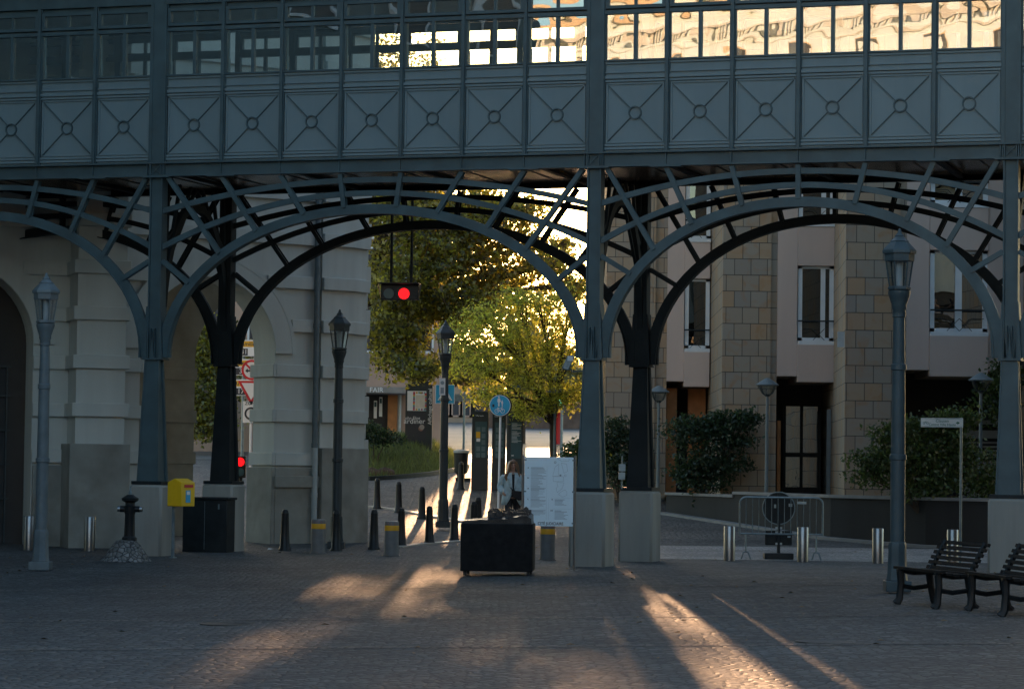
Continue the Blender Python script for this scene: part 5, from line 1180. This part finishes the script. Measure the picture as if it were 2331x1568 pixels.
# bus-stop style direction panels
def dirpanel(px0, px1, py, Y, top, num, n2, label, T=None):
    pass
p = at(553,900,80); YS = thing('destination_signpost', (p.x,80,zg(p.x,80)), 'stack of yellow and black numbered destination panels seen through the arch', 'signpost')
def ys(px, py): q = at(px,py,80); return q.x-p.x, q.z-zg(p.x,80)
mb = MB(); mb.tube([(0,.06,0),(0,.06,ys(553,768)[1])], .045, 8); mb.build('pole', M['galv'], YS)
for py, t1, n1 in ((773,'St-Hamilius','331'),(817,'Centre','33'),(863,'Rives','178')):
    x0, z0 = ys(526,py); x1, z1 = ys(590,py+38); mb = MB(); mb.box(x0,x1,-.02,0,z1,z0); pl = mb.build('panel', M['signw'], YS)
    xa, za = ys(527,py+3); xb, zb_ = ys(589,py+17); mb = MB(); mb.box(xa,xb,-.025,-.021,zb_,za); mb.build('yellow_field', M['signy'], pl)
    xc_, zc_ = ys(530,py+20); xd, zd = ys(564,py+36); mb = MB(); mb.box(xc_,xd,-.025,-.021,zd,zc_); mb.build('number_field', M['signk'], pl)
    cxp = (557 if t1 == 'St-Hamilius' else 548)
    text(t1, .17, 'lettering', M['signk'], pl, (ys(cxp,py+10)[0],-.027,ys(550,py+10)[1]), bold=.002); text(n1, .2, 'number', M['signw'], pl, (ys(552,py+28)[0],-.027,ys(550,py+28)[1]))
p = at(572,900,72); TS = thing('traffic_sign_pole', (p.x,72,zg(p.x,72)), 'pole with red ring, give way and zone signs behind the arch jamb', 'road sign')
def tsg(px, py): q = at(px,py,72); return q.x-p.x, q.z-zg(p.x,72)
mb = MB(); mb.tube([(0,.05,0),(0,.05,tsg(572,820)[1])], .035, 8); mb.build('pole', M['signw'], TS)
zc = tsg(572,842)[1]; mb = MB(); mb.disc((0,zc),.27,-.01,.01,28); o = mb.build('ring_plate', M['signw'], TS); mb = MB(); mb.ring((0,zc),.21,.27,-.016,-.011,28); mb.bar((-.16,-.0135,zc+.16),(.16,-.0135,zc-.16),.05,.004,(0,1,0)); mb.build('red_ring', M['red'], o)
mb = MB(); mb.prism([(-.17,zc-.02),(-.10,zc+.04),(-.10,zc+.0),(.06,zc+.0),(.06,zc-.04),(-.10,zc-.04),(-.10,zc-.08)],-.02,-.017); mb.build('arrow', M['signk'], o)
z0, z1 = tsg(572,867)[1], tsg(572,908)[1]; mb = MB(); mb.prism([(-.36,z0),(.36,z0),(0,z1-.16)],-.01,.01); o = mb.build('give_way_plate', M['red'], TS); mb = MB(); mb.prism([(-.26,z0-.055),(.26,z0-.055),(0,z1-.03)],-.016,-.011); mb.build('white_field', M['signw'], o)
z0, z1 = tsg(572,913)[1], tsg(572,962)[1]; mb = MB(); mb.box(-.21,.21,-.01,.01,z1,z0); o = mb.build('zone_plate', M['signw'], TS); mb = MB(); mb.ring((0,z1+.24),.12,.17,-.015,-.011,24); mb.build('zone_ring', M['signk'], o); text('ZONE', .12, 'lettering', M['signk'], o, (0,-.013,z0-.06), bold=.002)
p = at(547,1060,66); TL = thing('red_traffic_light', (p.x,66,zg(p.x,66)), 'low traffic light showing red beside the arch jamb', 'traffic light'); zc = at(547,1051,66).z-zg(p.x,66)
mb = MB(); mb.tube([(0,.1,0),(0,.1,zc)], .04, 8); mb.build('pole', M['black'], TL); mb = MB(); mb.box(-.13,.13,-.06,.12,zc-.38,zc+.14); mb.build('housing', M['black'], TL, .02); mb = MB(); mb.disc((0,zc),.105,-.075,-.061,20); mb.build('red_lens', M['redlamp'], TL); mb = MB(); mb.disc((0,zc-.24),.10,-.07,-.061,20); mb.build('dark_lens', M['totemp'], TL)

# ------------------------------------------------------------------ unseen buildings: cream one reflected, the rest added to block low light
CBX = facade('cream_building', (-20, -34, 0), PI, 42, 26, 12, M['cream'], 'tall sunlit cream building reflected in the bridge windows', 5, 11, 3.2, 2.2, 1.5, mat('cream_trim', (.55,.42,.28), .7))
facade('left_light_blocker', (-15.5, 25.5, 0), R(91), 23, 23, 8, mat('teal_shade_b', (.10,.14,.15), .7), 'tall dark unseen building added left of the arcade to block side light', 4, 6, 3.2, 2.2, 1.4)  # unseen; height and place chosen to cut light from the left
facade('left_light_blocker', (-23, -30, 0), R(88), 45, 12, 10, mat('teal_shade', (.2,.26,.27), .7), 'unseen grey green building added for left window reflections and to block low light', 4, 14, 3.2, 2.2, 1.4)
facade('low_sky_blocker', (50, -36, 0), PI, 68, 15, 10, mat('grey_render', (.45,.38,.28), .8), 'unseen grey building added behind the viewpoint to block low sky light', 3, 16, 3.2, 2, 1.4)  # unseen; added here and on the right to hide low sky
facade('low_sky_blocker', (17.5, 50, 0), R(-91), 80, 20, 8, mat('brown_render', (.2,.17,.15), .8), 'unseen brown building added on the bench side to block side light', 3, 16, 3.2, 2, 1.4)
mb = MB(); 
for k in range(80): x = .3+k*.52; mb.box(x, x+.2, -.3, -.002, 24.1, 24.75)
mb.box(0,42,-.45,-.002,24.76,25.0); mb.box(0,42,-.12,-.002,23.7,23.8); mb.build('dentils', mat('cream_dark', (.50,.50,.48), .7), CBX)
for k in range(14):
    x = 1.2+k*3.0; mb = MB(); mb.box(x, x+1.3, -.05, -.002, 21.3, 22.9); mb.build('attic_window', mat('attic_pane', (.60,.68,.73), .4), CBX)
mb = MB(); mb.box(SX(1905,66), SX(1921,66), -4.03, -4.001, at(1900,790,66).z, at(1900,755,66).z); mb.build('pale_tile', M['pale'], SB)

def cover(px, py, r, label):
    x, y = gpt(px, py); mb = MB(); mb.lathe([(r,0),(r,.006),(r*.9,.008),(r*.88,.005),(r*.02,.006)], 28); tag(mb.build('manhole_cover', M['dkmetal'], loc=(x, y, zg(x,y))), label, 'manhole cover')
cover(520, 1420, .32, 'dark round manhole cover in the left foreground paving')
cover(1880, 1460, .30, 'dark round manhole cover in the right foreground paving')
rl = random.Random(9); LM = MB()
for k in range(160):
    x, y = rl.uniform(-9, 9), rl.uniform(24, 60); z = zg(x,y)+.012; a = rl.uniform(0,6.28); q = rl.uniform(.025,.05)
    LM.add([(x+q*math.cos(a),y+q*math.sin(a),z),(x+q*.6*math.cos(a+1.6),y+q*.6*math.sin(a+1.6),z+.015),(x-q*math.cos(a),y-q*math.sin(a),z),(x-q*.6*math.cos(a+1.6),y-q*.6*math.sin(a+1.6),z+.006)],[(0,1,2,3)])
tag(LM.build('fallen_leaves', mat('dry_leaf', (.16,.10,.04), .8)), 'scattered dry leaves on the plaza setts', 'leaves', kind='stuff')
x, y = gpt(608, 1252); mb = MB(); mb.add([(x,y,.01),(x+.12,y+.02,.03),(x+.13,y+.1,.012),(x+.02,y+.09,.045)],[(0,1,3),(1,2,3)]); tag(mb.build('paper_scrap', M['signw']), 'small white paper scrap on the setts by the arch', 'litter')
